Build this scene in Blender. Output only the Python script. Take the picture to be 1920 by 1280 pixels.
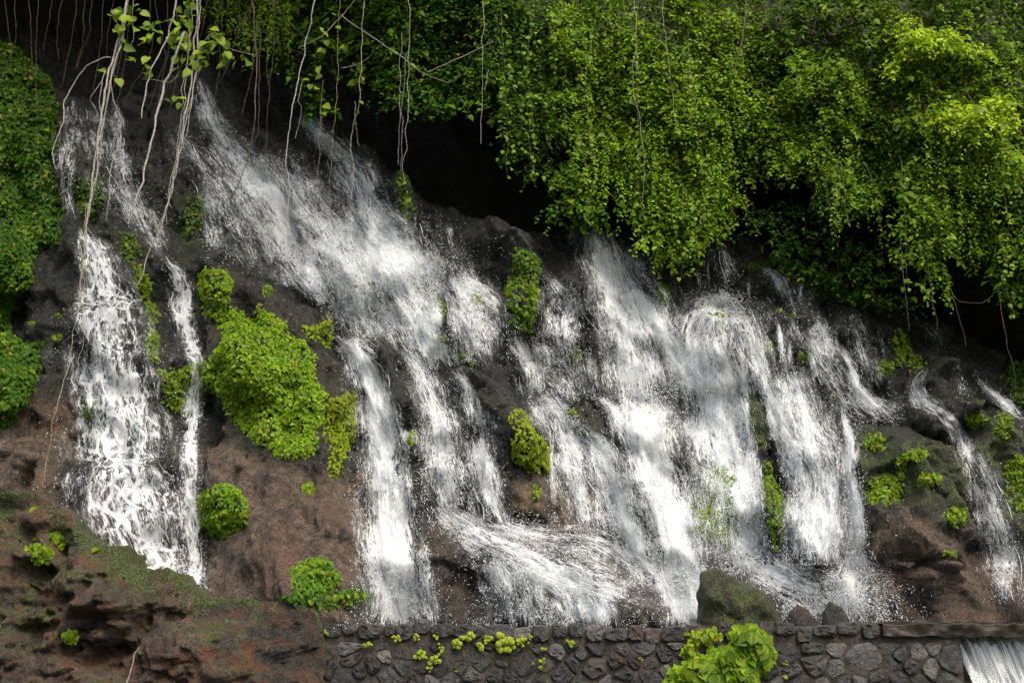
import bpy, math
import numpy as np

# ------------------------------------------------------------------ scene, camera, light
sc = bpy.context.scene
for o in list(bpy.data.objects):
    bpy.data.objects.remove(o)
COL = sc.collection
rng = np.random.default_rng(7)

F = 1884.0                      # focal length in photo pixels (photo 1920 x 1280)
PITCH = math.atan(510 / F)
CAM = np.array([0.0, -12.5, 0.10])
FWD = np.array([0, math.cos(PITCH), math.sin(PITCH)])
UPV = np.array([0, -math.sin(PITCH), math.cos(PITCH)])
cd = bpy.data.cameras.new('camera')
cam = bpy.data.objects.new('camera', cd)
COL.objects.link(cam)
cam.location = CAM
cam.rotation_euler = (math.pi / 2 + PITCH, 0, 0)
cd.sensor_width = 36
cd.lens = 36 * F / 1920
cd.clip_end = 3000
sc.camera = cam

SUN_EL, SUN_AZ = math.radians(56), math.radians(152)     # azimuth clockwise from +Y (into the cliff)
w = bpy.data.worlds.new('World')
sc.world = w
w.use_nodes = True
nt = w.node_tree
bg = nt.nodes['Background']
sky = nt.nodes.new('ShaderNodeTexSky')
sky.sky_type = 'NISHITA'
sky.sun_disc = False
sky.sun_elevation = SUN_EL
sky.sun_rotation = SUN_AZ
sky.air_density = 0.8
sky.dust_density = 6.0
sky.ozone_density = 0.3
nt.links.new(sky.outputs[0], bg.inputs[0])
bg.inputs[1].default_value = 0.15
sd = bpy.data.lights.new('sun', 'SUN')
sd.energy = 0.75
sd.angle = math.radians(38)
sd.color = (1.0, 0.96, 0.90)
sun = bpy.data.objects.new('sun', sd)
COL.objects.link(sun)
sun.location = (6, -14, 20)
sun.rotation_euler = (math.pi / 2 - SUN_EL, 0, math.pi - SUN_AZ)
sc.view_settings.view_transform = 'Standard'
sc.view_settings.look = 'None'
sc.view_settings.exposure = 1.2
sc.view_settings.gamma = 1
sc.cycles.transparent_max_bounces = 14
sc.cycles.max_bounces = 5
sc.cycles.volume_bounces = 3

# ------------------------------------------------------------------ numeric helpers
def _h(ix, iy, iz, seed):
    n = (ix * 374761393 + iy * 668265263 + iz * 2147483647 + seed * 1274126177) & 0xFFFFFFFF
    n = ((n ^ (n >> 13)) * 1274126177) & 0xFFFFFFFF
    n = (n ^ (n >> 16)) & 0xFFFFFFFF
    return n.astype(np.float64) / 4294967295.0

def noise(x, y, z=0.0, seed=0):
    """smooth value noise in -1..1"""
    x, y, z = np.broadcast_arrays(np.asarray(x, float), np.asarray(y, float), np.asarray(z, float))
    fx, fy, fz = np.floor(x), np.floor(y), np.floor(z)
    ix, iy, iz = fx.astype(np.int64), fy.astype(np.int64), fz.astype(np.int64)
    u, v, t = x - fx, y - fy, z - fz
    u = u * u * u * (u * (u * 6 - 15) + 10); v = v * v * v * (v * (v * 6 - 15) + 10); t = t * t * (3 - 2 * t)
    r = 0
    for dz in (0, 1):
        if dz and not np.any(t): break
        for dy in (0, 1):
            for dx in (0, 1):
                wgt = (u if dx else 1 - u) * (v if dy else 1 - v) * (t if dz else 1 - t)
                r = r + wgt * _h(ix + dx, iy + dy, iz + dz, seed)
    return r * 2 - 1

def fbm(x, y, z=0.0, seed=0, octs=4, gain=0.5):
    r, a = 0, 1.0
    for k in range(octs):
        r = r + a * noise(np.asarray(x) * 2 ** k + 17.3 * k, np.asarray(y) * 2 ** k + 9.1 * k, np.asarray(z) * 2 ** k, seed + k)
        a *= gain
    return r

def sstep(a, b, x):
    t = np.clip((np.asarray(x, float) - a) / (b - a), 0, 1)
    return t * t * (3 - 2 * t)

def sdf_poly(px, py, poly):
    """signed distance to a polygon, positive inside"""
    poly = np.asarray(poly, float)
    d = np.full(np.shape(px), 1e18)
    inside = np.zeros(np.shape(px), bool)
    n = len(poly)
    for i in range(n):
        a, b = poly[i], poly[(i + 1) % n]
        ex, ey = b - a
        wx, wy = px - a[0], py - a[1]
        t = np.clip((wx * ex + wy * ey) / (ex * ex + ey * ey + 1e-12), 0, 1)
        d = np.minimum(d, (wx - ex * t) ** 2 + (wy - ey * t) ** 2)
        c = ((a[1] <= py) & (b[1] > py)) | ((b[1] <= py) & (a[1] > py))
        if abs(ey) > 1e-12:
            inside ^= c & (px < a[0] + ex * (py - a[1]) / ey)
    return np.where(inside, 1, -1) * np.sqrt(d)

def ellipse(cx, cy, rx, ry, n=14, jit=0.12):
    a = np.linspace(0, 2 * math.pi, n, endpoint=False)
    r = 1 + rng.uniform(-jit, jit, n)
    return [(cx + rx * k * math.cos(t), cy + ry * k * math.sin(t)) for t, k in zip(a, r)]

def rays(px, py):
    """ray directions with dir.FWD = 1"""
    u = (np.asarray(px, float) - 960) / F
    v = -(np.asarray(py, float) - 640) / F
    return np.stack([u, FWD[1] + v * UPV[1], FWD[2] + v * UPV[2]], -1)

def at_y(px, py, y):
    """the point of the pixel's ray on the plane Y = y"""
    d = rays(px, py)
    t = (np.asarray(y, float) - CAM[1]) / d[..., 1]
    return CAM + d * t[..., None]

def catmull(P, step):
    P = np.asarray(P, float)
    Q = np.vstack([2 * P[0] - P[1], P, 2 * P[-1] - P[-2]])
    out = []
    for i in range(1, len(Q) - 2):
        L = np.linalg.norm(Q[i + 1][:2] - Q[i][:2])
        n = max(2, int(L / step))
        t = np.linspace(0, 1, n, endpoint=False)[:, None]
        a, b, c, d = Q[i - 1], Q[i], Q[i + 1], Q[i + 2]
        out.append(0.5 * (2 * b + (c - a) * t + (2 * a - 5 * b + 4 * c - d) * t ** 2 + (3 * b - a - 3 * c + d) * t ** 3))
    out.append(P[-1:])
    return np.vstack(out)

# ------------------------------------------------------------------ object helpers
def mesh_np(name, V, Fc, smooth=False, col=None, uv=None, attrs=None):
    V = np.ascontiguousarray(V, np.float32).reshape(-1, 3)
    Fc = np.ascontiguousarray(Fc, np.int32)
    k = Fc.shape[1]
    me = bpy.data.meshes.new(name)
    me.vertices.add(len(V)); me.vertices.foreach_set('co', V.ravel())
    me.loops.add(Fc.size); me.loops.foreach_set('vertex_index', Fc.ravel())
    me.polygons.add(len(Fc))
    me.polygons.foreach_set('loop_start', np.arange(0, Fc.size, k, dtype=np.int32))
    try:
        me.polygons.foreach_set('loop_total', np.full(len(Fc), k, np.int32))
    except Exception:
        pass
    me.update(calc_edges=True)
    me.polygons.foreach_set('use_smooth', np.full(len(Fc), bool(smooth)))
    if col is not None:
        c = np.ones((len(V), 4), np.float32); c[:, :3] = col
        a = me.color_attributes.new('tint', 'FLOAT_COLOR', 'POINT'); a.data.foreach_set('color', c.ravel())
    if uv is not None:
        l = me.uv_layers.new(name='flow'); l.data.foreach_set('uv', np.ascontiguousarray(uv[Fc.ravel()], np.float32).ravel())
    for n_, v_ in (attrs or {}).items():
        a = me.attributes.new(n_, 'FLOAT', 'POINT'); a.data.foreach_set('value', np.ascontiguousarray(v_, np.float32))
    me.validate()
    return me

def link(name, me, mat=None, parent=None, kind=None):
    o = bpy.data.objects.new(name, me)
    COL.objects.link(o)
    if mat and me is not None and not me.materials: me.materials.append(mat)
    if parent: o.parent = parent
    if kind: o['kind'] = kind
    return o

def tag(o, label, cat, group=None):
    o['label'] = label; o['category'] = cat
    if group: o['group'] = group
    return o

def thing(name, label, cat, loc=(0, 0, 0), group=None):
    o = bpy.data.objects.new(name, None)
    o.empty_display_size = 0.1
    COL.objects.link(o)
    o.location = [float(c) for c in loc]
    return tag(o, label, cat, group)

def rel(V, root):
    return np.asarray(V) - np.array(root.location)

def unit(v):
    return v / (np.linalg.norm(v, axis=-1, keepdims=True) + 1e-9)

def tube(P, R, k=5):
    P = np.asarray(P, float); n = len(P)
    R = np.broadcast_to(np.asarray(R, float), (n,))
    T = unit(np.gradient(P, axis=0))
    A = unit(np.cross(T, np.array([0.31, 1, 0.17]))); B = np.cross(T, A)
    a = np.linspace(0, 2 * math.pi, k, endpoint=False)
    V = P[:, None] + R[:, None, None] * (np.cos(a)[None, :, None] * A[:, None] + np.sin(a)[None, :, None] * B[:, None])
    i = np.arange(n - 1)[:, None] * k; j = np.arange(k)[None]
    Fc = np.stack([i + j, i + (j + 1) % k, i + k + (j + 1) % k, i + k + j], -1).reshape(-1, 4)
    return V.reshape(-1, 3), Fc

def join(parts):
    Vs, Fs, o = [], [], 0
    for v, f in parts:
        Vs.append(v); Fs.append(f + o); o += len(v)
    return np.vstack(Vs), np.vstack(Fs)

def grid_faces(n, m):
    i = np.arange(n - 1)[:, None] * m; j = np.arange(m - 1)[None]
    return np.stack([i + j, i + j + 1, i + m + j + 1, i + m + j], -1).reshape(-1, 4)

# ------------------------------------------------------------------ materials
def mat_new(name):
    m = bpy.data.materials.new(name); m.use_nodes = True
    n = m.node_tree.nodes
    return m, m.node_tree, n['Principled BSDF'], n['Material Output']

class NB:
    """tiny node builder"""
    def __init__(s, t): s.t = t
    def n(s, typ, **kw):
        nd = s.t.nodes.new('ShaderNode' + typ)
        for k, v in kw.items(): setattr(nd, k, v)
        return nd
    def link(s, a, b): s.t.links.new(a, b)
    def set(s, sock, v):
        if hasattr(v, 'is_output') or isinstance(v, bpy.types.NodeSocket): s.link(v, sock)
        else: sock.default_value = v
    def math(s, op, a, b=0.0, clamp=False):
        nd = s.n('Math', operation=op, use_clamp=clamp); s.set(nd.inputs[0], a); s.set(nd.inputs[1], b); return nd.outputs[0]
    def mix(s, f, a, b, blend='MIX'):
        nd = s.n('MixRGB', blend_type=blend); s.set(nd.inputs[0], f); s.set(nd.inputs[1], a); s.set(nd.inputs[2], b); return nd.outputs[0]
    def noise(s, vec, scale, detail=4, rough=0.55, dist=0.0):
        nd = s.n('TexNoise'); s.set(nd.inputs['Vector'], vec); nd.inputs['Scale'].default_value = scale
        nd.inputs['Detail'].default_value = detail; nd.inputs['Roughness'].default_value = rough; nd.inputs['Distortion'].default_value = dist
        return nd.outputs['Fac']
    def ramp(s, f, stops):
        nd = s.n('ValToRGB'); e = nd.color_ramp.elements
        while len(e) < len(stops): e.new(0.5)
        for el, (p, c) in zip(e, stops):
            el.position = p; el.color = (*c, 1) if isinstance(c, tuple) else (c, c, c, 1)
        s.set(nd.inputs[0], f); return nd.outputs[0]
    def maprange(s, v, a, b, c=0.0, d=1.0, smooth=True):
        nd = s.n('MapRange', interpolation_type='SMOOTHSTEP' if smooth else 'LINEAR')
        s.set(nd.inputs[0], v); s.set(nd.inputs[1], a); s.set(nd.inputs[2], b); s.set(nd.inputs[3], c); s.set(nd.inputs[4], d); return nd.outputs[0]
    def vscale(s, vec, sx, sy, sz):
        nd = s.n('Mapping'); s.set(nd.inputs['Vector'], vec); nd.inputs['Scale'].default_value = (sx, sy, sz); return nd.outputs[0]
    def bump(s, h, strength, dist):
        nd = s.n('Bump'); s.set(nd.inputs['Height'], h); nd.inputs['Strength'].default_value = strength; nd.inputs['Distance'].default_value = dist
        return nd.outputs[0]

def rock_material(name, tinted=True, rust=0.0, dark=(0.007, 0.009, 0.006), mid=(0.032, 0.035, 0.025), rough=(0.12, 0.36)):
    m, t, b, out = mat_new(name); N = NB(t)
    co = N.n('TexCoord').outputs['Object'] if not tinted else N.n('NewGeometry').outputs['Position']
    big = N.noise(co, 0.9, 3, 0.6)
    fine = N.noise(co, 7, 5, 0.72)
    grit = N.noise(co, 48, 3, 0.8)
    c = N.mix(N.maprange(fine, 0.35, 0.68), (*dark, 1), (*mid, 1))
    c = N.mix(N.math('MULTIPLY', N.maprange(big, 0.45, 0.62), 0.4), c, (mid[0] * 1.35, mid[1] * 1.2, mid[2] * 1.05, 1))
    if tinted:
        at = N.n('VertexColor', layer_name='tint'); sp = N.n('SeparateColor'); N.link(at.outputs[0], sp.inputs[0])
        brown = N.mix(N.maprange(fine, 0.3, 0.7), (0.050, 0.036, 0.026, 1), (0.190, 0.135, 0.094, 1))
        brown = N.mix(N.maprange(big, 0.5, 0.7), brown, (0.15, 0.088, 0.058, 1))
        bf = N.math('MULTIPLY', sp.outputs[0], N.maprange(N.noise(co, 2.3, 5, 0.7), 0.2, 0.5), clamp=True)
        c = N.mix(bf, c, brown)
        ochre = N.mix(N.maprange(fine, 0.3, 0.7), (0.10, 0.065, 0.03, 1), (0.27, 0.19, 0.09, 1))
        c = N.mix(N.math('MULTIPLY', sp.outputs[2], N.maprange(N.noise(co, 3.1, 5, 0.7), 0.35, 0.6), clamp=True), c, ochre)
        if rust:
            vein = N.noise(N.vscale(co, 1.0, 1.0, 2.2), 2.6, 5, 0.7, 1.2)
            c = N.mix(N.math('MULTIPLY', N.maprange(vein, 0.48, 0.62), rust), c, N.mix(N.maprange(grit, 0.35, 0.65), (0.07, 0.022, 0.008, 1), (0.26, 0.10, 0.04, 1)))
            c = N.mix(0.10, c, (0.0, 0.0, 0.0, 1))
            c = N.mix(N.maprange(N.noise(co, 1.7, 5, 0.75), 0.52, 0.66), c, (0.010, 0.008, 0.006, 1))
        mn = N.noise(co, 4.7, 5, 0.72)
        mf = N.maprange(N.math('ADD', mn, N.math('MULTIPLY', sp.outputs[1], 0.42)), 0.70, 0.90)
        moss = N.mix(N.maprange(grit, 0.38, 0.62), (0.080, 0.115, 0.006, 1), (0.010, 0.022, 0.001, 1))
        c = N.mix(mf, c, moss)
    c = N.mix(N.maprange(grit, 0.40, 0.60), N.mix(0.06, c, (0.30, 0.28, 0.25, 1)), N.mix(0.62, c, (0.0, 0.0, 0.0, 1)))
    N.link(c, b.inputs['Base Color'])
    r = N.maprange(fine, 0.3, 0.7, rough[0], rough[1])
    if tinted: r = N.math('ADD', r, N.math('MULTIPLY', mf, 0.4), clamp=True)
    N.set(b.inputs['Roughness'], r)
    b.inputs['Specular IOR Level'].default_value = 0.40
    hh = N.math('ADD', N.math('MULTIPLY', fine, 0.7), N.math('MULTIPLY', grit, 0.3))
    N.link(N.bump(hh, 1.0, 0.13), b.inputs['Normal'])
    return m

def leaf_material(name, obj_random=False, lo=(0.03, 0.09, 0.006), hi=(0.14, 0.25, 0.014), trans=0.4):
    m, t, b, out = mat_new(name); N = NB(t)
    if obj_random:
        r = N.n('ObjectInfo').outputs['Random']
        c = N.mix(r, (*lo, 1), (*hi, 1))
    else:
        c = N.n('VertexColor', layer_name='tint').outputs[0]
    N.link(c, b.inputs['Base Color'])
    b.inputs['Roughness'].default_value = 0.45
    b.inputs['Specular IOR Level'].default_value = 0.14
    tr = N.n('BsdfTranslucent'); N.link(N.mix(1.0, c, (1.25, 1.15, 0.5, 1), 'MULTIPLY'), tr.inputs[0])
    mx = N.n('MixShader'); mx.inputs[0].default_value = trans
    N.link(b.outputs[0], mx.inputs[1]); N.link(tr.outputs[0], mx.inputs[2]); N.link(mx.outputs[0], out.inputs[0])
    return m

def simple_material(name, a, c, scale=20, rough=0.6, bump=0.4):
    m, t, b, out = mat_new(name); N = NB(t)
    co = N.n('NewGeometry').outputs['Position']
    f = N.noise(co, scale, 5, 0.65)
    N.link(N.mix(N.maprange(f, 0.3, 0.7), (*a, 1), (*c, 1)), b.inputs['Base Color'])
    b.inputs['Roughness'].default_value = rough
    b.inputs['Specular IOR Level'].default_value = 0.2
    N.link(N.bump(f, bump, 0.02), b.inputs['Normal'])
    return m

def water_material(name, style):
    """aerated white water: foam strands with clear gaps, pattern laid out along the flow (UV in metres)"""
    m, t, b, out = mat_new(name); N = NB(t)
    uv = N.n('UVMap', uv_map='flow').outputs[0]
    den = N.n('Attribute', attribute_name='dens').outputs['Fac']
    geo = N.n('NewGeometry').outputs['Position']
    wob = N.n('TexNoise'); N.link(uv, wob.inputs['Vector']); wob.inputs['Scale'].default_value = 3.0; wob.inputs['Detail'].default_value = 2
    va = N.n('VectorMath', operation='MULTIPLY_ADD'); N.link(wob.outputs['Color'], va.inputs[0]); va.inputs[1].default_value = (0.16, 0.30, 0) if style == 'lacy' else (0.07, 0.14, 0); N.link(uv, va.inputs[2])
    wuv = va.outputs[0]
    strand = N.noise(N.vscale(wuv, 9, 1.3, 1), 1.0, 3, 0.62)
    fine = N.noise(N.vscale(wuv, 42, 9, 1), 1.0, 2, 0.7)
    big = N.noise(N.vscale(wuv, 2.6, 1.1, 1), 1.0, 1, 0.6)
    if style == 'lacy':
        vo = N.n('TexVoronoi', feature='DISTANCE_TO_EDGE'); N.link(N.vscale(wuv, 5.6, 3.2, 1), vo.inputs['Vector']); vo.inputs['Scale'].default_value = 1.0
        web = N.maprange(vo.outputs['Distance'], 0.0, 0.30, 1.0, 0.0)
        s = N.math('ADD', N.math('MULTIPLY', web, 0.22), N.math('MULTIPLY', strand, 0.36))
        s = N.math('ADD', s, N.math('MULTIPLY', fine, 0.32))
        s = N.math('ADD', s, N.math('MULTIPLY', big, 0.22))
    else:
        mid_ = N.noise(N.vscale(wuv, 21, 3.4, 1), 1.0, 1, 0.6)
        s = N.math('ADD', N.math('MULTIPLY', N.math('ADD', N.math('MULTIPLY', strand, 0.36), N.math('MULTIPLY', mid_, 0.24)), 1.0), N.math('MULTIPLY', fine, 0.28))
        s = N.math('ADD', s, N.math('MULTIPLY', big, 0.22))
    thr = N.maprange(den, 0.0, 1.0, 0.80, 0.36, smooth=False)
    solid = N.maprange(s, N.math('SUBTRACT', thr, 0.015), N.math('ADD', thr, 0.085))
    def ridge(sx, sy, lo):
        v = N.noise(N.vscale(wuv, sx, sy, 1), 1.0, 2, 0.6, 0.0)
        v = N.math('ABSOLUTE', N.math('SUBTRACT', v, 0.5))
        return N.maprange(v, 0.0, lo, 1.0, 0.0)
    fil = N.math('MAXIMUM', ridge(8, 1.6, 0.030), ridge(17, 3.2, 0.045))
    fil = N.math('MULTIPLY', fil, N.maprange(fine, 0.30, 0.50))
    gate = N.maprange(N.math('ADD', N.math('MULTIPLY', big, 0.5), N.math('MULTIPLY', strand, 0.6)), N.math('SUBTRACT', thr, 0.16), N.math('ADD', thr, 0.04))
    fil = N.math('MULTIPLY', N.math('MULTIPLY', fil, 0.92), gate)
    film = N.math('MULTIPLY', N.math('MULTIPLY', den, 0.24), N.maprange(N.math('ADD', N.math('MULTIPLY', strand, 1.3), N.math('MULTIPLY', big, 0.7)), 0.85, 1.25, 0.0, 1.0))
    al = N.math('MAXIMUM', N.math('MAXIMUM', solid, fil), film)
    al = N.math('MULTIPLY', al, N.maprange(den, 0.02, 0.30, 0.0, 0.97))
    b.inputs['Base Color'].default_value = (0.88, 0.91, 0.90, 1)
    b.inputs['Roughness'].default_value = 0.28
    N.link(N.bump(fine, 0.35, 0.04), b.inputs['Normal'])
    tr = N.n('BsdfTranslucent'); tr.inputs[0].default_value = (0.86, 0.91, 0.93, 1)
    mx = N.n('MixShader'); mx.inputs[0].default_value = 0.5
    N.link(b.outputs[0], mx.inputs[1]); N.link(tr.outputs[0], mx.inputs[2])
    tp = N.n('BsdfTransparent')
    m2 = N.n('MixShader'); N.link(al, m2.inputs[0]); N.link(tp.outputs[0], m2.inputs[1]); N.link(mx.outputs[0], m2.inputs[2])
    N.link(m2.outputs[0], out.inputs[0])
    return m

def drop_material():
    m, t, b, out = mat_new('water_drops'); N = NB(t)
    b.inputs['Base Color'].default_value = (0.88, 0.92, 0.93, 1)
    b.inputs['Roughness'].default_value = 0.15
    tr = N.n('BsdfTranslucent'); tr.inputs[0].default_value = (0.88, 0.93, 0.95, 1)
    mx = N.n('MixShader'); mx.inputs[0].default_value = 0.4
    N.link(b.outputs[0], mx.inputs[1]); N.link(tr.outputs[0], mx.inputs[2]); N.link(mx.outputs[0], out.inputs[0])
    return m

M_ROCK = rock_material('wet_rock')
M_RUST = rock_material('mossy_red_rock', True, 0.85, rough=(0.22, 0.5))
M_STONE = None
M_LEAF = leaf_material('foliage')
M_LEAF_ONE = leaf_material('leaf_blade', True, (0.045, 0.10, 0.004), (0.18, 0.26, 0.009))
M_LEAF_VINE = leaf_material('vine_leaf_blade', True, (0.06, 0.13, 0.008), (0.24, 0.33, 0.025))
M_WATER = water_material('falling_water', 'strand')
M_LACE = water_material('lacy_water', 'lacy')
M_DROP = drop_material()
M_VINE = simple_material('vine_bark', (0.12, 0.105, 0.085), (0.42, 0.39, 0.34), 45, 0.7)
M_ROOT = simple_material('root_bark', (0.035, 0.026, 0.018), (0.11, 0.085, 0.06), 30, 0.75)
M_STRAW = simple_material('straw_root', (0.16, 0.12, 0.05), (0.38, 0.30, 0.15), 25, 0.7)
M_GSTEM = simple_material('green_stem', (0.04, 0.05, 0.015), (0.14, 0.14, 0.05), 30, 0.6)
M_MOSS = simple_material('cushion_moss', (0.10, 0.15, 0.010), (0.30, 0.36, 0.035), 60, 0.85, 1.0)
M_MORTAR = simple_material('mortar', (0.014, 0.012, 0.009), (0.060, 0.048, 0.036), 14, 0.6, 1.0)
M_SOIL = simple_material('wet_ground', (0.02, 0.03, 0.008), (0.06, 0.07, 0.03), 3, 0.6, 0.8)

# ------------------------------------------------------------------ the cliff: a rock face leaning back, springs, a dark recess and an overhang
DX = 0.036
GX = np.arange(-12.0, 13.0 + 1e-6, DX); GZ = np.arange(-1.6, 15.0 + 1e-6, DX)
NX, NZ = len(GX), len(GZ)
XX, ZZ = np.meshgrid(GX, GZ)

def base_slope(x, z):
    k = 0.36 + 0.012 * (x + 6)
    return 0.95 + k * np.maximum(z, -0.5) + 0.03 * (x + 6)

def pix_xz(P, out=0.0):
    """pixel outline -> (x, z) on the leaning face, 'out' metres in front of it"""
    P = np.asarray(P, float); t = np.full(len(P), 15.0); d = rays(P[:, 0], P[:, 1])
    for _ in range(30):
        q = CAM + d * t[:, None]
        t = t + 0.7 * (base_slope(q[:, 0], q[:, 2]) - out - q[:, 1])
    q = CAM + d * t[:, None]
    return q[:, [0, 2]]

def curve_z(P):
    q = pix_xz(P); q = q[np.argsort(q[:, 0])]
    return np.interp(GX, q[:, 0], q[:, 1])[None, :]

SPRING = curve_z([(-200, 60), (0, 110), (130, 180), (250, 190), (380, 130), (470, 190), (560, 210), (650, 270), (720, 340), (800, 390), (880, 420), (960, 440), (1040, 440),
                  (1100, 410), (1200, 430), (1300, 455), (1400, 455), (1500, 510), (1600, 560), (1700, 600), (1790, 610), (1920, 690), (2200, 800)])
ROOF = curve_z([(-200, -60), (0, -50), (300, -45), (500, -10), (700, 90), (900, 150), (1000, 210), (1150, 330), (1300, 380), (1380, 260), (1480, 300), (1600, 380), (1700, 470), (1800, 540), (1920, 590), (2200, 650)])
ROOF = np.maximum(ROOF, SPRING + 0.35)

Y = base_slope(XX, ZZ)
nz_warp = fbm(XX * 0.6, ZZ * 0.5, 0, 3, 3)
sh = XX + 0.28 * ZZ                                # ribs lean the way the water runs
Y = Y - 0.30 * fbm(sh * 0.55, ZZ * 0.30, 0, 11, 3)
ter = (ZZ + 1.15 * nz_warp + 0.22 * XX + 0.25 * fbm(XX * 2.1, ZZ * 1.1, 0, 4, 2)) / 1.35
saw = ter - np.floor(ter)
lam = sstep(-0.5, 0.5, fbm(XX * 0.8, ZZ * 0.8, 0, 8, 2))
Y = Y + 0.24 * lam * (saw * sstep(1.0, 0.80, saw) - 0.35)
Y = Y - 0.20 * np.abs(fbm(sh * 1.5, ZZ * 0.50, 0, 21, 3))
blk = fbm(sh * 1.4 + 0.3 * nz_warp, ZZ * 1.1, 0, 26, 2)
Y = Y - 0.17 * (np.floor(blk * 4) + sstep(0.7, 1.0, blk * 4 - np.floor(blk * 4))) / 2
fine_relief = -0.085 * fbm(XX * 3.1, ZZ * 2.6, 0, 31, 4, 0.55) - 0.07 * np.abs(fbm(sh * 5.5, ZZ * 2.6, 0, 36, 4, 0.6))

crev = sstep(0.10, 0.0, np.abs(fbm(sh * 0.9 + 5, ZZ * 0.55, 0, 41, 4, 0.6))) + 0.8 * sstep(0.09, 0.0, np.abs(fbm(XX * 0.8, ZZ * 1.5 + 0.5 * XX, 0, 46, 4, 0.6)))
fine_relief = fine_relief + 0.09 * crev
# outcrops and ledges standing proud of the face: outline in the photo, height, edge width
OUT = [
    ([(375, 530), (430, 503), (490, 520), (560, 545), (610, 570), (622, 640), (650, 740), (665, 830), (682, 900), (672, 960), (690, 1040), (700, 1200), (378, 1200), (375, 900), (390, 800), (380, 700), (370, 600)], 0.60, 0.38),
    ([(688, 630), (730, 650), (760, 700), (780, 760), (790, 850), (805, 950), (760, 960), (745, 850), (735, 760), (710, 690)], 0.26, 0.14),
    ([(850, 690), (900, 682), (950, 720), (985, 780), (1025, 810), (1030, 900), (1035, 980), (950, 960), (930, 880), (915, 800), (890, 740)], 0.38, 0.22),
    ([(1055, 748), (1100, 738), (1140, 765), (1152, 800), (1140, 835), (1095, 800), (1065, 782)], 0.34, 0.16),
    ([(1585, 820), (1640, 785), (1700, 788), (1760, 820), (1815, 850), (1838, 920), (1850, 1000), (1850, 1060), (1700, 1062), (1630, 1045), (1600, 960), (1588, 880)], 0.75, 0.42),
    ([(1728, 700), (1752, 675), (1785, 672), (1805, 695), (1815, 760), (1805, 800), (1750, 775)], 0.45, 0.22),
    ([(1695, 765), (1745, 758), (1795, 800), (1795, 835), (1720, 812)], 0.45, 0.2),
    ([(1810, 775), (1870, 750), (1960, 800), (1960, 1110), (1890, 1010), (1835, 880)], 0.5, 0.3),
    ([(1640, 1052), (1960, 1062), (1960, 1230), (1630, 1230)], 0.55, 0.25),
    ([(-60, 690), (90, 700), (130, 770), (125, 1200), (-60, 1200)], 0.35, 0.3),
    ([(780, 960), (900, 985), (1010, 1010), (1130, 1020), (1230, 1085), (1310, 1190), (770, 1200)], 0.55, 0.4),
    ([(1125, 745), (1290, 748), (1310, 1060), (1180, 1060)], 0.26, 0.2),
    ([(1300, 590), (1350, 560), (1400, 585), (1440, 720), (1330, 720)], 0.4, 0.25),
    ([(1440, 690), (1560, 690), (1590, 1060), (1480, 1060)], 0.25, 0.2),
    ([(1400, 720), (1425, 730), (1462, 880), (1475, 1045), (1432, 1045), (1425, 880)], 0.34, 0.14),
    ([(735, 320), (752, 305), (778, 340), (785, 440), (745, 430)], 0.5, 0.25),
    ([(950, 440), (1000, 445), (1015, 520), (1010, 620), (945, 620)], 0.5, 0.25),
    ([(140, 425), (260, 470), (300, 700), (370, 1100), (130, 1100)], 0.2, 0.3),
    ([(1225, 490), (1290, 480), (1290, 560), (1230, 570)], 0.35, 0.2),
    ([(1000, 530), (1120, 530), (1130, 650), (1010, 640)], 0.2, 0.2),
    ([(1480, 560), (1540, 555), (1545, 640), (1500, 660)], 0.3, 0.2),
    ([(1560, 570), (1600, 580), (1595, 630), (1560, 630)], 0.3, 0.15),
]
def bump_field(polys_px, height, edge, out=None, nzamp=0.10):
    q = pix_xz(polys_px, height * 0.8 if out is None else out)
    x0, z0 = q.min(0) - 0.5; x1, z1 = q.max(0) + 0.5
    sx = slice(max(0, int((x0 - GX[0]) / DX)), max(0, int((x1 - GX[0]) / DX))); sz = slice(max(0, int((z0 - GZ[0]) / DX)), max(0, int((z1 - GZ[0]) / DX)))
    a, b = XX[sz, sx], ZZ[sz, sx]
    d = sdf_poly(a, b, q) + nzamp * fbm(a * 2.2, b * 2.2, 0, 51, 3)
    return sz, sx, d
for poly, h, e in OUT:
    sz, sx, d = bump_field(poly, h, e)
    t = np.clip(d / e, 0, 1)
    Y[sz, sx] -= h * np.sqrt(np.clip(1 - (1 - t) ** 2, 0, 1)) * (1 + 0.12 * fbm(XX[sz, sx] * 1.1, ZZ[sz, sx] * 1.1, 0, 61, 2))

# recess above the springs, then the overhang coming forward
above = ZZ - SPRING - 0.12 * nz_warp
rec = 1.9 * sstep(0.0, 0.9, above)
YB = Y + rec
YS = base_slope(GX[None, :], SPRING)                          # face depth at the spring line
YOVER = YS - 0.75 + 0.15 * np.sin(GX * 1.3)[None, :]
over = ZZ - ROOF - 0.25 * nz_warp
lean = -1.6 * sstep(0.6, -2.0, XX) + 0.18 * sstep(-0.5, 2.5, XX)  # left overhang carried forward unseen above the view, shaped to shade the upper falls
YO = YOVER + lean * np.clip(over, 0, 4.2) - 0.35 * fbm(XX * 0.5, ZZ * 0.5, 0, 71, 3)
k = sstep(-0.15, 0.75, over)
Y = YB * (1 - k) + YO * k + fine_relief
# foot of the face goes on below the pool
Y = Y - 0.25 * sstep(0.0, -1.2, ZZ)
YG = Y

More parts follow.
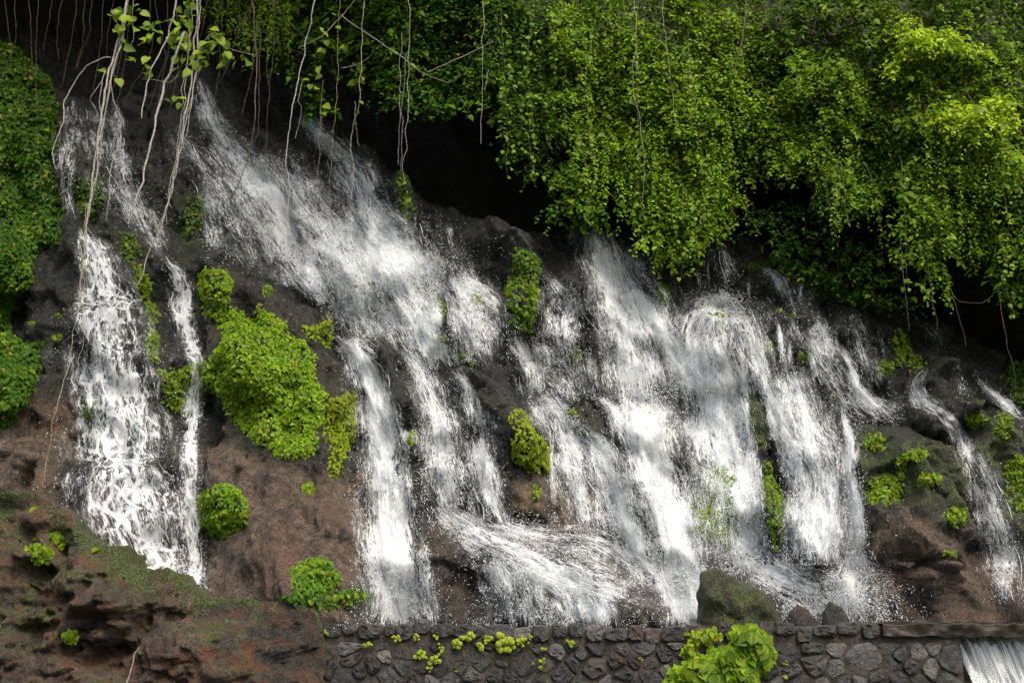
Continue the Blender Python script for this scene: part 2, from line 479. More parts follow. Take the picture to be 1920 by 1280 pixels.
# colour zones of the rock: r brown, g moss, b ochre
TINT = np.zeros((NZ, NX, 3)); TINT[..., 1] = 0.32
def zone(poly, ch, amt, edge=0.25):
    sz, sx, d = bump_field(poly, 0.5, edge, None, 0.22)
    TINT[sz, sx, ch] = np.maximum(TINT[sz, sx, ch], amt * sstep(-edge * 0.4, edge, d))
zone([(375, 780), (470, 830), (600, 880), (690, 900), (700, 1200), (378, 1200)], 0, 1.0)
zone([(380, 500), (600, 560), (640, 850), (420, 800)], 0, 0.15)
zone([(-60, 700), (125, 760), (130, 1200), (-60, 1200)], 0, 1.0)
zone([(125, 880), (380, 900), (380, 1200), (125, 1200)], 0, 0.45)
zone([(770, 960), (1250, 990), (1310, 1200), (770, 1200)], 0, 0.40)
zone([(930, 880), (1110, 880), (1230, 1000), (950, 990)], 0, 0.9)
zone([(935, 900), (1060, 900), (1060, 985), (950, 970)], 2, 0.9)
zone([(375, 750), (440, 790), (440, 830), (375, 810)], 2, 1.0, 0.12)
zone([(1610, 950), (1850, 990), (1960, 1080), (1960, 1200), (1600, 1200)], 0, 0.95)
zone([(1620, 970), (1700, 990), (1700, 1050), (1625, 1040)], 2, 0.9, 0.15)
zone([(1590, 790), (1850, 850), (1850, 1000), (1610, 950)], 1, 0.75)
zone([(1800, 760), (1960, 790), (1960, 1100), (1880, 1010)], 1, 0.75)
zone([(1395, 720), (1440, 740), (1475, 900), (1470, 1040), (1430, 1030), (1425, 880)], 1, 0.95, 0.15)
zone([(1290, 860), (1390, 860), (1400, 1040), (1290, 1040)], 1, 0.8)
zone([(120, 330), (420, 330), (420, 520), (140, 500)], 1, 0.42)
zone([(600, 560), (900, 560), (900, 700), (640, 640)], 1, 0.42)
zone([(1010, 520), (1120, 530), (1120, 720), (1000, 700)], 1, 0.5)
zone([(1400, 480), (1750, 600), (1700, 760), (1440, 700)], 1, 0.45)
zone([(1340, 280), (1420, 280), (1420, 420), (1340, 400)], 0, 0.6)
zone([(1700, 1060), (1880, 1070), (1880, 1190), (1760, 1190)], 1, 0.45)
hill = k * sstep(1.0, 3.0, XX)
TINT[..., 0] = np.maximum(TINT[..., 0], hill * 0.25)
TINT[..., 1] = np.maximum(TINT[..., 1], k * 0.8)

YG = YG - fine_relief * 0.55 * TINT[..., 0]
V = np.stack([XX, YG, ZZ], -1).reshape(-1, 3)
cliff = link('cliff', mesh_np('cliff', V, grid_faces(NZ, NX), True, TINT.reshape(-1, 3)), M_ROCK)
cliff['kind'] = 'structure'

def cliff_y(x, z):
    i = np.clip((np.asarray(x) - GX[0]) / DX, 0, NX - 1.001); j = np.clip((np.asarray(z) - GZ[0]) / DX, 0, NZ - 1.001)
    i0, j0 = i.astype(int), j.astype(int); u, v = i - i0, j - j0
    return (YG[j0, i0] * (1 - u) + YG[j0, i0 + 1] * u) * (1 - v) + (YG[j0 + 1, i0] * (1 - u) + YG[j0 + 1, i0 + 1] * u) * v

def cast(px, py):
    """ray parameter of the first hit with the cliff"""
    d = rays(px, py); sh_ = d.shape[:-1]; d = d.reshape(-1, 3)
    t = np.full(len(d), 9.0); done = np.zeros(len(d), bool); prev = t.copy()
    for _ in range(140):
        q = CAM + d * t[:, None]
        hit = q[:, 1] >= cliff_y(q[:, 0], q[:, 2])
        done |= hit
        prev = np.where(done, prev, t); t = np.where(done, t, t + 0.09)
        if done.all(): break
    a, b = prev, t
    for _ in range(12):
        mid = 0.5 * (a + b); q = CAM + d * mid[:, None]
        hit = q[:, 1] >= cliff_y(q[:, 0], q[:, 2])
        b = np.where(hit, mid, b); a = np.where(hit, a, mid)
    return b.reshape(sh_), d.reshape(*sh_, 3)

def on_cliff(px, py, off=0.0):
    t, d = cast(px, py)
    return CAM + d * (t - off)[..., None]

def cliff_normal(P):
    e = 0.10; x, z = P[..., 0], P[..., 2]
    gx = (cliff_y(x + e, z) - cliff_y(x - e, z)) / (2 * e); gz = (cliff_y(x, z + e) - cliff_y(x, z - e)) / (2 * e)
    return unit(np.stack([gx, -np.ones_like(gx), gz], -1))

# ground in front, pool behind the wall
gx = np.linspace(-1, 1, 121); gx = np.sign(gx) * np.abs(gx) ** 2.5 * 600
gu, gv = np.meshgrid(gx, gx - 4)
gzv = -1.45 + 0.05 * noise(gu * 0.8, gv * 0.8, 0, 5) + 8.5 * sstep(-15, -34, gv) * (1 + 0.3 * noise(gu * 0.05, gv * 0.05, 0, 6))  # rise behind the camera is added, unseen, to block low sky light
ground = link('ground', mesh_np('ground', np.stack([gu, gv, gzv], -1), grid_faces(121, 121), True), M_SOIL); ground['kind'] = 'structure'
m, t_, b_, _o = mat_new('pool_water'); b_.inputs['Base Color'].default_value = (0.05, 0.06, 0.055, 1); b_.inputs['Roughness'].default_value = 0.12
N = NB(t_); N.link(N.bump(N.noise(N.n('NewGeometry').outputs['Position'], 9, 4), 0.6, 0.05), b_.inputs['Normal'])
pu, pv = np.meshgrid(np.linspace(-8, 9, 60), np.linspace(0.2, 2.2, 12))
pool = link('pool', mesh_np('pool', np.stack([pu, pv, -0.16 + 0.02 * noise(pu * 3, pv * 3)], -1), grid_faces(12, 60), True), m); pool['kind'] = 'structure'

# ------------------------------------------------------------------ leaves
LEAF_V = np.array([[0, 0, 0], [-0.34, 0.36, 0.10], [0.34, 0.36, 0.10], [0, 0.46, 0.0], [0, 1.0, -0.10]])
LEAF_F = np.array([[0, 3, 1], [3, 4, 1], [0, 2, 3], [3, 2, 4]])
def leaf_arrays(P, axis, nrm, size, col, widths=1.0):
    axis = unit(axis); side = unit(np.cross(axis, nrm)); nn = np.cross(side, axis)
    wv = np.broadcast_to(np.asarray(widths, float), (len(P),))
    V = (P[:, None] + size[:, None, None] * (LEAF_V[None, :, 0, None] * wv[:, None, None] * side[:, None] + LEAF_V[None, :, 1, None] * axis[:, None] + LEAF_V[None, :, 2, None] * nn[:, None]))
    Fc = (np.arange(len(P))[:, None, None] * 5 + LEAF_F[None]).reshape(-1, 3)
    return V.reshape(-1, 3), Fc, np.repeat(col, 5, axis=0)

# one heart-shaped blade, shared by every leaf that is an object of its own
def blade_mesh(name, mat, heart=True):
    prof = [(0.0, 0.06), (0.10, 0.30), (0.28, 0.42), (0.5, 0.38), (0.72, 0.24), (0.88, 0.10)] if heart else [(0.0, 0.03), (0.12, 0.18), (0.3, 0.29), (0.5, 0.30), (0.72, 0.21), (0.88, 0.09)]
    V, Fc = [], []
    for y, wd in prof:
        back = -0.10 if (heart and y == 0.10) else 0
        V += [(-wd, y + back, 0.22 * wd - 0.12 * y * y), (0, y, -0.12 * y * y), (wd, y + back, 0.22 * wd - 0.12 * y * y)]
    V.append((0, 1.0, -0.17)); n = len(prof)
    T = []
    for i in range(n - 1):
        a = i * 3
        for p in (0, 1): T += [(a + p, a + p + 1, a + p + 4), (a + p, a + p + 4, a + p + 3)]
    a = (n - 1) * 3; T += [(a, a + 1, a + 3), (a + 1, a + 2, a + 3)]
    me = mesh_np(name, np.array(V), np.array(T), True); me.materials.append(mat)
    return me
BLADE = blade_mesh('leaf_blade', M_LEAF_ONE); BLADE_V = blade_mesh('vine_leaf_blade', M_LEAF_VINE)

from mathutils import Matrix, Vector
def place_leaves(root, P, axis, nrm, size, me=None):
    axis = unit(axis); side = unit(np.cross(axis, nrm)); nn = np.cross(side, axis)
    loc0 = np.array(root.location)
    for p, a, s, n_, k_ in zip(P, axis, side, nn, size):
        o = bpy.data.objects.new('leaf', me or BLADE); COL.objects.link(o); o.parent = root
        p = p - loc0
        o.matrix_local = Matrix(((s[0] * k_, a[0] * k_, n_[0] * k_, p[0]), (s[1] * k_, a[1] * k_, n_[1] * k_, p[1]), (s[2] * k_, a[2] * k_, n_[2] * k_, p[2]), (0, 0, 0, 1)))

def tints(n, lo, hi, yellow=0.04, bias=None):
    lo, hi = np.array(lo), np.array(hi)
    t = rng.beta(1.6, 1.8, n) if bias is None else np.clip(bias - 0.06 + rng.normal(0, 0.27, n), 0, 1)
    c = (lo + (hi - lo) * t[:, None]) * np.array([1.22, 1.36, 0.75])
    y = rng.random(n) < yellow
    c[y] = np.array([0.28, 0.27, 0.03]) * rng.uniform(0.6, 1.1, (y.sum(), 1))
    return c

def sample_poly(poly, n, edge_noise=8.0, seed=0):
    poly = np.asarray(poly, float); lo, hi = poly.min(0) - 10, poly.max(0) + 10
    out = []
    while sum(map(len, out)) < n:
        q = rng.uniform(lo, hi, (n * 2, 2))
        d = sdf_poly(q[:, 0], q[:, 1], poly) + edge_noise * fbm(q[:, 0] / 28, q[:, 1] / 28, 0, 80 + seed, 3)
        out.append(np.hstack([q, d[:, None]])[d > 0])
    return np.vstack(out)[:n]

GREEN_LO, GREEN_HI = (0.050, 0.105, 0.004), (0.180, 0.290, 0.010)
def leafy_mat(label, poly, dens=1.0, size=(0.04, 0.072), thick=0.12, lo=GREEN_LO, hi=GREEN_HI, singles=14, cat='plant', group='leafy plants growing on the wet rock', name='leafy_plant', edge=7.0, yellow=0.03, y=None):
    poly = np.asarray(poly, float)
    A = 0.5 * abs(np.sum(poly[:, 0] * np.roll(poly[:, 1], -1) - np.roll(poly[:, 0], -1) * poly[:, 1]))
    n = int(max(45, A / 9 * dens, min(220, A / 4)))
    q = sample_poly(poly, n, edge, int(poly[0, 0]))
    q = q[(q[:, 2] > 7) | (rng.random(n) < 0.25 + q[:, 2] / 10)]; n = len(q)
    P0 = on_cliff(q[:, 0], q[:, 1]) if y is None else at_y(q[:, 0], q[:, 1], np.full(n, y))
    nr = cliff_normal(P0) if y is None else np.tile([0, -1.0, 0.1], (n, 1))
    lump = 0.5 + 0.5 * fbm(q[:, 0] / 30, q[:, 1] / 30, 0, 91, 2)
    h = 0.62 * thick * np.clip(q[:, 2] / 16, 0.12, 1) * (0.6 + 0.6 * lump) * (0.35 + 0.65 * rng.random(n) ** 0.6)
    P = P0 + nr * h[:, None]
    ax = np.stack([rng.normal(0, 0.55, n), -0.25 + rng.normal(0, 0.2, n), -0.9 + rng.normal(0, 0.35, n)], -1)
    nm = unit(nr * 1.0 + np.stack([rng.normal(0, 0.25, n), np.full(n, -0.25), 0.42 + rng.normal(0, 0.2, n)], -1))
    s = rng.uniform(size[0], size[1], n)
    c = tints(n, lo, hi, yellow + 0.02, 0.34 + 0.42 * lump) * np.array([0.92, 0.80, 0.9])
    base = P0[np.argmax(q[:, 1])]
    root = thing(name, label, cat, base, group)
    big = np.argsort(-(h / thick + s * 6 + 0.3 * rng.random(n)))[:singles]
    rest = np.setdiff1d(np.arange(n), big)
    Vv, Ff, Cc = leaf_arrays(rel(P[rest], root), ax[rest], nm[rest], s[rest], c[rest], 1.15)
    link('foliage', mesh_np('foliage', Vv, Ff, False, Cc), M_LEAF, root, 'stuff')
    if singles: place_leaves(root, P[big] + nr[big] * 0.015, ax[big], nm[big], s[big] * 1.15)
    return root

# ------------------------------------------------------------------ water
DROP_V = np.array([[0, 0, 0.5], [1, 0, -0.2], [-0.5, 0.87, -0.35], [-0.5, -0.87, -0.5]])
DROP_F = np.array([[0, 1, 2], [0, 2, 3], [0, 3, 1], [1, 3, 2]])
def drops_arrays(P, D, wd, ln):
    D = unit(D); A = unit(np.cross(D, np.array([0.3, 1, 0.2]))); B = np.cross(D, A)
    V = P[:, None] + wd[:, None, None] * (DROP_V[None, :, 0, None] * A[:, None] + DROP_V[None, :, 1, None] * B[:, None]) + ln[:, None, None] * DROP_V[None, :, 2, None] * D[:, None]
    return V.reshape(-1, 3), (np.arange(len(P))[:, None, None] * 4 + DROP_F[None]).reshape(-1, 3)

# rock faces the water parts around
DRY = [([(375, 520), (430, 500), (490, 515), (560, 542), (608, 568), (620, 640), (640, 740), (652, 830), (660, 900), (655, 960), (668, 1040), (650, 1170), (390, 1170), (388, 800), (384, 700), (372, 600)], 0.96),
       ([(690, 632), (728, 652), (752, 700), (770, 760), (778, 850), (790, 930), (775, 930), (765, 850), (750, 760), (715, 690)], 0.9),
       ([(856, 692), (900, 684), (950, 722), (982, 782), (1022, 812), (1026, 900), (1020, 960), (960, 950), (945, 880), (928, 800), (896, 740)], 0.92),
       ([(1062, 750), (1100, 742), (1135, 768), (1146, 800), (1120, 812), (1092, 796), (1068, 780)], 0.85),
       ([(1622, 830), (1650, 800), (1700, 800), (1760, 828), (1795, 860), (1815, 920), (1835, 1000), (1840, 1050), (1700, 1055), (1632, 1035), (1625, 960)], 0.95),
       ([(1738, 700), (1755, 682), (1785, 682), (1795, 700), (1800, 760), (1780, 770), (1750, 750)], 0.7),
       ([(800, 985), (850, 1015), (895, 1070), (915, 1170), (835, 1170), (805, 1080)], 0.75),
       ([(1140, 1125), (1190, 1095), (1240, 1115), (1265, 1170), (1170, 1170)], 0.7),
       ([(1240, 500), (1290, 490), (1285, 560), (1262, 575), (1240, 540)], 0.7),
       ([(1490, 565), (1535, 560), (1538, 600), (1515, 640), (1498, 620)], 0.7),
       ([(1400, 730), (1430, 740), (1470, 900), (1466, 1030), (1440, 1030), (1425, 880)], 0.85),
       ([(955, 462), (985, 462), (1010, 490), (1008, 560), (995, 612), (955, 605)], 0.9),
       ([(820, 555), (834, 548), (845, 575), (845, 650), (828, 640)], 0.7)]
def dry_mask(px, py):
    m_ = np.zeros(np.shape(px)); wob_ = 7 * fbm(np.asarray(px) / 22, np.asarray(py) / 22, 0, 77, 2)
    for poly, amt in DRY:
        P_ = np.asarray(poly, float); lo_, hi_ = P_.min(0) - 25, P_.max(0) + 25
        inb = (px > lo_[0]) & (px < hi_[0]) & (py > lo_[1]) & (py < hi_[1])
        if not np.any(inb): continue
        d_ = sdf_poly(px[inb], py[inb], P_) + wob_[inb]
        m_[inb] = np.maximum(m_[inb], amt * sstep(-6, 10, d_))
    return m_

DROP_TOTAL = 0
def waterfall(label, streams, drops=1.0, spread=1.15, mat=None, name='waterfall', layers=2, big=1.0, burst=()):
    """streams: list of (points (px, py, half width px), density)"""
    global DROP_TOTAL
    dv, df, do = [], [], 0; tv, tf, to_ = [], [], 0
    allV, allF, allU, allD, off_ = [], [], [], [], 0
    for pts, den in streams:
        C = catmull(pts, 7.0); n = len(C)
        T = unit(np.gradient(C[:, :2], axis=0)); Nn = np.stack([-T[:, 1], T[:, 0]], -1)
        # across the stream: mostly level, so wide falls keep level lips
        Nn = unit(0.5 * Nn + 0.5 * np.array([-1.0, 0.0]) * np.sign(T[:, 1:2] + 1e-3))
        hw = np.maximum(C[:, 2], 3) * 1.3 * (1 + 0.16 * fbm(np.arange(n) * 0.13, pts[0][0], 0, 5, 3))
        for L in range(layers if den > 0.5 else 1):
            m_ = int(np.clip(hw.max() / 3.0, 7, 44))
            tn = np.linspace(-1, 1, m_)
            wj = hw * (1.0 + 0.22 * L)
            pxg = C[:, None, 0] + Nn[:, None, 0] * tn[None] * wj[:, None]; pyg = C[:, None, 1] + Nn[:, None, 1] * tn[None] * wj[:, None]
            tt, dd = cast(pxg, pyg)
            # water leaves the rock at ledges: smooth the depth along the flow and keep it in front
            sm = tt.copy()
            for _ in range(6):
                sm[1:-1] = 0.25 * sm[:-2] + 0.5 * sm[1:-1] + 0.25 * sm[2:]
                sm = np.minimum(sm, tt)
            rope = 0.035 * fbm(tn[None] * hw[:, None] / 9 + L * 3, np.arange(n)[:, None] * 0.09 + 0 * tn[None], pts[0][1], 13, 3)
            dep = sm - (0.035 + 0.05 * L) - 0.05 * (1 - tn[None] ** 2) - rope
            W = CAM + dd * dep[..., None]
            mid = W[:, m_ // 2]
            s = np.concatenate([[0], np.cumsum(np.linalg.norm(np.diff(mid, axis=0), axis=1))])
            scale = np.linalg.norm(W[:, -1] - W[:, 0], axis=1) / 2
            uv = np.stack([tn[None] * np.mean(scale) * 0.4 + tn[None] * scale[:, None] * 0.6 + 31.7 * L + pts[0][0] * 0.07, s[:, None] + 0 * tn[None] + pts[0][1] * 0.013 + 11 * L], -1)
            ends = sstep(-0.5, 5, np.arange(n)) * sstep(-0.5, 6, np.arange(n)[::-1])
            d_ = den * (1 - np.abs(tn[None]) ** 1.5 * 0.97) * (0.25 + 0.75 * ends[:, None]) * (1.0 if L == 0 else 0.72)
            d_ = np.clip(d_ + 0.10 * fbm(pxg / 40, pyg / 60, L, 17, 2), 0, 1) * (np.abs(tn[None]) < 0.999) * (1 - dry_mask(pxg, pyg))
            allV.append(W.reshape(-1, 3)); allF.append(grid_faces(n, m_) + off_); allU.append(uv.reshape(-1, 2)); allD.append(d_.ravel()); off_ += n * m_
            if L == 0: W0, hw0 = W, hw
        # droplets and flung threads
        area = np.sum(2 * hw) * 7.0
        nd = int(area * den * drops * 0.17)
        if nd > 0:
            DROP_TOTAL += nd
            fi = rng.choice(n - 1, nd, p=(hw[:-1] / hw[:-1].sum())); fr = rng.random(nd)
            tr_ = rng.normal(0, 0.55, nd) * spread
            px = C[fi, 0] + T[fi, 0] * fr * 7 + Nn[fi, 0] * tr_ * hw[fi]; py = C[fi, 1] + T[fi, 1] * fr * 7 + Nn[fi, 1] * tr_ * hw[fi]
            clump = fbm(px / 7, py / 30, 3, 23, 2)
            kp = (clump > rng.uniform(-0.7, 0.7, nd)) & (rng.random(nd) > dry_mask(px, py)); px, py, fi = px[kp], py[kp], fi[kp]; nd = len(px)
            t0, d0 = cast(px, py)
            mcol = W0.shape[1] // 2
            tsheet = np.linalg.norm(W0[fi, mcol] - CAM, axis=1) / np.linalg.norm(d0, axis=1)
            t0 = np.minimum(t0, np.where(np.abs(t0 - tsheet) < 0.8, np.maximum(tsheet, t0 - 0.3), t0)) - 0.05 - rng.gamma(1.5, 0.07, nd)
            Pd = CAM + d0 * t0[:, None]
            Dv = unit(W0[np.minimum(fi + 1, n - 1), mcol] - W0[fi, mcol]) + rng.normal(0, 0.45, (nd, 3)) + np.array([0, 0, -0.4])
            wd = np.minimum(rng.gamma(1.3, 0.0015, nd) * big + 0.0012, 0.0055); ln = wd * rng.uniform(2.0, 8.0, nd)
            a_, b_ = drops_arrays(Pd, Dv, wd, ln)
            dv.append(a_); df.append(b_ + do); do += len(a_)
        # threads of water running with the flow, joining and parting
        nth = int(area * den * 0.0034 * drops ** 0.5) + 2
        K = 8; m0 = W0.shape[1]
        i0 = rng.random(nth) * (n - 4); ln_ = 1.0 + rng.gamma(1.4, 1.5, nth)
        kk = np.linspace(0, 1, K)[None]
        fi_ = np.clip(i0[:, None] + ln_[:, None] * kk, 0, n - 1.001)
        t0_ = (rng.uniform(-1, 1, nth) * rng.uniform(0.3, 1, nth) * 0.86)[:, None]
        tk = t0_ + (0.14 * noise(t0_ * 2.5 + pts[0][0], fi_ * 0.16, 0, 61) + 0.05 * noise(t0_ * 9, fi_ * 0.5 + pts[0][1], 0, 62)) * np.minimum(1, 40 / hw0[np.clip(i0.astype(int), 0, n - 1)])[:, None]
        fj_ = np.clip((tk + 1) / 2 * (m0 - 1), 0, m0 - 1.001)
        a0, b0 = fi_.astype(int), fj_.astype(int); fa, fb = (fi_ - a0)[..., None], (fj_ - b0)[..., None]
        Pt = (W0[a0, b0] * (1 - fb) + W0[a0, b0 + 1] * fb) * (1 - fa) + (W0[a0 + 1, b0] * (1 - fb) + W0[a0 + 1, b0 + 1] * fb) * fa
        tow = unit(CAM - Pt); Pt = Pt + tow * (0.015 + 0.06 * rng.random((nth, 1, 1)) ** 2)
        mp_ = a0[:, K // 2], b0[:, K // 2]
        okt = dry_mask(C[mp_[0], 0] + Nn[mp_[0], 0] * tk[:, K // 2] * hw0[mp_[0]], C[mp_[0], 1] + Nn[mp_[0], 1] * tk[:, K // 2] * hw0[mp_[0]]) < 0.4
        Pt, fi_ = Pt[okt], fi_[okt]; nth = len(Pt)
        if nth:
            rr = (0.0012 + rng.gamma(1.4, 0.0013, (nth, 1))) * np.sin(math.pi * np.clip(kk * 0.94 + 0.03, 0, 1)) ** 0.5 * (0.7 + 0.75 * noise(np.arange(nth)[:, None] * 3.7, fi_ * 1.6, 0, 63)) * big
            rr = np.minimum(rr, 0.007)
            Tg = unit(np.gradient(Pt, axis=1)); A3 = unit(np.cross(Tg, np.array([0.3, 1, 0.2]))); B3 = np.cross(Tg, A3)
            ang = np.array([0, 2.094, 4.189])
            Vt = Pt[:, :, None] + rr[:, :, None, None] * (np.cos(ang)[None, None, :, None] * A3[:, :, None] + np.sin(ang)[None, None, :, None] * B3[:, :, None])
            base_i = np.arange(nth)[:, None, None] * K * 3 + np.arange(K - 1)[None, :, None] * 3; jj = np.arange(3)[None, None]
            q0, q1 = base_i + jj, base_i + (jj + 1) % 3
            f1 = np.stack([q0, q1, q1 + 3], -1).reshape(-1, 3); f2 = np.stack([q0, q1 + 3, q0 + 3], -1).reshape(-1, 3)
            tv.append(Vt.reshape(-1, 3)); tf.append(np.vstack([f1, f2]) + to_); to_ += nth * K * 3
    for bx, by, bs in burst:
        c_ = on_cliff(np.array([bx], float), np.array([by], float), 0.15)[0]
        nb = int(5200 * bs); a_ = rng.uniform(-0.15, math.pi + 0.15, nb); sp_ = rng.gamma(3.0, 0.55, nb) * (0.8 + 0.3 * noise(a_ * 6, 0 * a_ + bx)); tm = rng.uniform(0.02, 0.34, nb)
        vel = np.stack([np.cos(a_) * sp_ * 1.15, -np.abs(rng.normal(0.3, 0.5, nb)), np.sin(a_) * sp_ * 0.9], -1)
        Pd = c_ + vel * tm[:, None] + np.array([0, 0, -4.9]) * tm[:, None] ** 2
        wd = np.minimum(rng.gamma(1.3, 0.0016, nb) + 0.0012, 0.006)
        b1, b2 = drops_arrays(Pd, vel + np.array([0, 0, -9.8]) * tm[:, None] + rng.normal(0, 0.15, (nb, 3)), wd, wd * rng.uniform(3, 13, nb))
        dv.append(b1); df.append(b2 + do); do += len(b1)
    Vv = np.vstack(allV)
    root = thing(name, label, 'waterfall', Vv[np.argmin(Vv[:, 2])], 'streams falling over the rock face')
    Fa, Da = np.vstack(allF), np.concatenate(allD)
    Fa = Fa[Da[Fa].max(1) > 0.05]                         # no sheet where no water runs
    used = np.unique(Fa); mp = np.full(len(Vv), -1); mp[used] = np.arange(len(used))
    link('water_sheet', mesh_np('water_sheet', rel(Vv[used], root), mp[Fa], True, None, np.vstack(allU)[used], {'dens': Da[used]}), mat or M_WATER, root)
    if tv: link('threads', mesh_np('threads', rel(np.vstack(tv), root), np.vstack(tf), True), M_DROP, root, 'stuff')
    if dv: link('droplets', mesh_np('droplets', rel(np.vstack(dv), root), np.vstack(df), True), M_DROP, root, 'stuff')
    return root

waterfall('wide lacy leftmost waterfall pouring behind the mossy brown rock', [
    ([(150, 422, 10), (182, 495, 40), (198, 570, 60), (206, 650, 74), (214, 740, 82), (228, 830, 100), (240, 930, 122), (262, 1010, 118), (292, 1080, 90), (340, 1130, 45)], 0.56)], 0.7, 1.0, M_LACE, big=1.25)
waterfall('narrow waterfall between the wide leftmost fall and the large green mat', [
    ([(308, 478, 9), (332, 520, 22), (346, 590, 20), (360, 650, 17), (370, 700, 15), (362, 760, 20), (355, 850, 17), (355, 950, 18), (364, 1050, 18), (374, 1125, 14)], 0.62)], 0.8, 1.1, M_LACE, big=1.3)
waterfall('faint dim trickle beside the dark ivy at the far left', [
    ([(135, 170, 8), (130, 230, 18), (126, 300, 22), (124, 360, 12), (140, 425, 12)], 0.50), ([(170, 200, 30), (190, 300, 40), (240, 400, 40)], 0.36)], 0.7)
waterfall('dim grey stream above the narrow left waterfall, behind the hanging vines', [
    ([(212, 180, 10), (222, 240, 16), (230, 310, 20), (243, 360, 30), (265, 405, 30), (292, 450, 18), (312, 488, 12)], 0.58)], 0.9)
waterfall('highest stream, starting in the dark and sliding right above the large boulder', [
    ([(374, 145, 10), (388, 195, 18), (402, 240, 24), (446, 290, 36), (492, 360, 50), (522, 430, 58), (556, 495, 54), (596, 550, 40), (620, 600, 26)], 0.66),
    ([(520, 300, 30), (590, 390, 50), (630, 460, 60), (660, 530, 60), (690, 600, 55), (720, 640, 40)], 0.55), ([(460, 300, 60), (540, 400, 85), (620, 500, 95), (690, 600, 75)], 0.62)], 1.3, 1.3)
waterfall('thin broken trickle left of the highest stream', [
    ([(352, 258, 12), (366, 290, 10), (382, 330, 14), (392, 380, 18), (402, 440, 22), (412, 485, 16)], 0.5), ([(330, 240, 40), (400, 330, 50), (450, 430, 50), (480, 500, 40)], 0.42)], 0.9)
waterfall('broad spraying stream in the upper middle, below the drooping thicket', [
    ([(560, 215, 14), (618, 268, 24), (665, 330, 34), (690, 395, 46), (722, 460, 58), (752, 530, 62), (784, 590, 60), (806, 655, 50)], 0.72),
    ([(700, 400, 30), (770, 470, 40), (810, 550, 35), (830, 640, 30)], 0.55), ([(650, 400, 60), (730, 500, 90), (790, 590, 85), (830, 690, 60)], 0.64)], 1.4, 1.3)
waterfall('thin trickles right of the green rock tip in the upper middle', [
    ([(778, 380, 6), (796, 440, 12), (818, 500, 16), (850, 520, 18)], 0.45), ([(838, 410, 8), (846, 450, 8), (856, 490, 12)], 0.45)], 0.8)
waterfall('splashing stream between the thin green strip and the dark green column', [
    ([(830, 520, 14), (880, 535, 24), (922, 560, 22), (944, 600, 12)], 0.62), ([(842, 560, 14), (876, 610, 34), (898, 660, 32), (905, 690, 26)], 0.62), ([(850, 500, 40), (880, 580, 60), (900, 680, 50)], 0.55)], 1.0, 1.2)
waterfall('bright waterfall pouring down right of the large green mat to the wall', [
    ([(632, 628, 10), (664, 655, 30), (692, 700, 42), (708, 760, 44), (720, 830, 46), (724, 900, 54), (730, 980, 60), (742, 1050, 66), (754, 1110, 72), (762, 1185, 78)], 0.84)], 1.1, 1.2, big=1.2, burst=[(745, 1120, 0.8), (725, 900, 0.4)])
waterfall('stream running down between the two dark rock ribs in the middle', [
    ([(756, 655, 12), (790, 700, 26), (814, 770, 32), (824, 830, 32), (834, 900, 36), (850, 960, 32)], 0.70), ([(780, 690, 40), (820, 800, 60), (850, 900, 65), (880, 980, 60)], 0.50)], 1.0, 1.2)
waterfall('slender white fall over the rounded dark rib left of the yellow green patch', [
    ([(850, 688, 10), (878, 730, 24), (896, 790, 30), (906, 850, 32), (916, 910, 30), (932, 965, 22), (955, 1000, 24)], 0.74)], 1.0, 1.1)
waterfall('wide slide of white water running right along the bottom ledge', [
    ([(835, 950, 24), (900, 1000, 40), (980, 1040, 50), (1060, 1080, 55), (1150, 1115, 55), (1230, 1150, 45)], 0.68),
    ([(920, 1030, 50), (960, 1100, 72), (985, 1185, 80)], 0.55), ([(1070, 1090, 50), (1095, 1140, 66), (1110, 1190, 70)], 0.66), ([(1000, 1060, 70), (1060, 1120, 100), (1080, 1190, 110)], 0.5),
    ([(940, 985, 20), (1010, 1005, 36), (1100, 1015, 36), (1180, 1050, 40)], 0.60)], 1.6, 1.3)
waterfall('short white column just below the dark green column', [
    ([(965, 618, 18), (982, 660, 28), (994, 700, 28), (1002, 745, 26)], 0.66)], 1.0)
waterfall('web of thin trickles over mossy rock in the middle', [
    ([(1022, 515, 10), (1050, 560, 36), (1064, 640, 44), (1080, 700, 46), (1090, 735, 44)], 0.56)], 1.1)
waterfall('tall bright fall dropping straight below the leafy curtain', [
    ([(1106, 415, 14), (1128, 480, 32), (1150, 550, 36), (1168, 620, 46), (1184, 690, 58), (1192, 742, 66)], 0.78), ([(1070, 425, 10), (1078, 470, 12), (1090, 510, 12)], 0.5), ([(1140, 470, 40), (1190, 590, 75), (1220, 700, 85), (1230, 745, 80)], 0.66)], 1.3, 1.2)
waterfall('bright diagonal chute right of the tall straight fall', [
    ([(1190, 540, 9), (1222, 590, 20), (1252, 640, 28), (1288, 700, 36), (1305, 755, 30)], 0.82)], 1.1)
waterfall('heaviest brilliant white fall plunging from the level ledge to the wall', [
    ([(1200, 735, 74), (1206, 800, 70), (1222, 860, 56), (1242, 930, 52), (1262, 1000, 48), (1272, 1060, 54), (1284, 1110, 68), (1290, 1185, 62)], 0.92)], 1.5, 1.2, burst=[(1275, 1090, 1.2), (1200, 742, 0.6)])
waterfall('white fall just left of the heaviest fall, below a dark boulder', [
    ([(1105, 735, 8), (1140, 760, 12), (1165, 790, 18), (1180, 830, 14)], 0.7), ([(1098, 800, 12), (1128, 845, 26), (1150, 910, 34), (1164, 970, 36), (1200, 1040, 40), (1245, 1090, 45)], 0.80)], 1.2, 1.2)
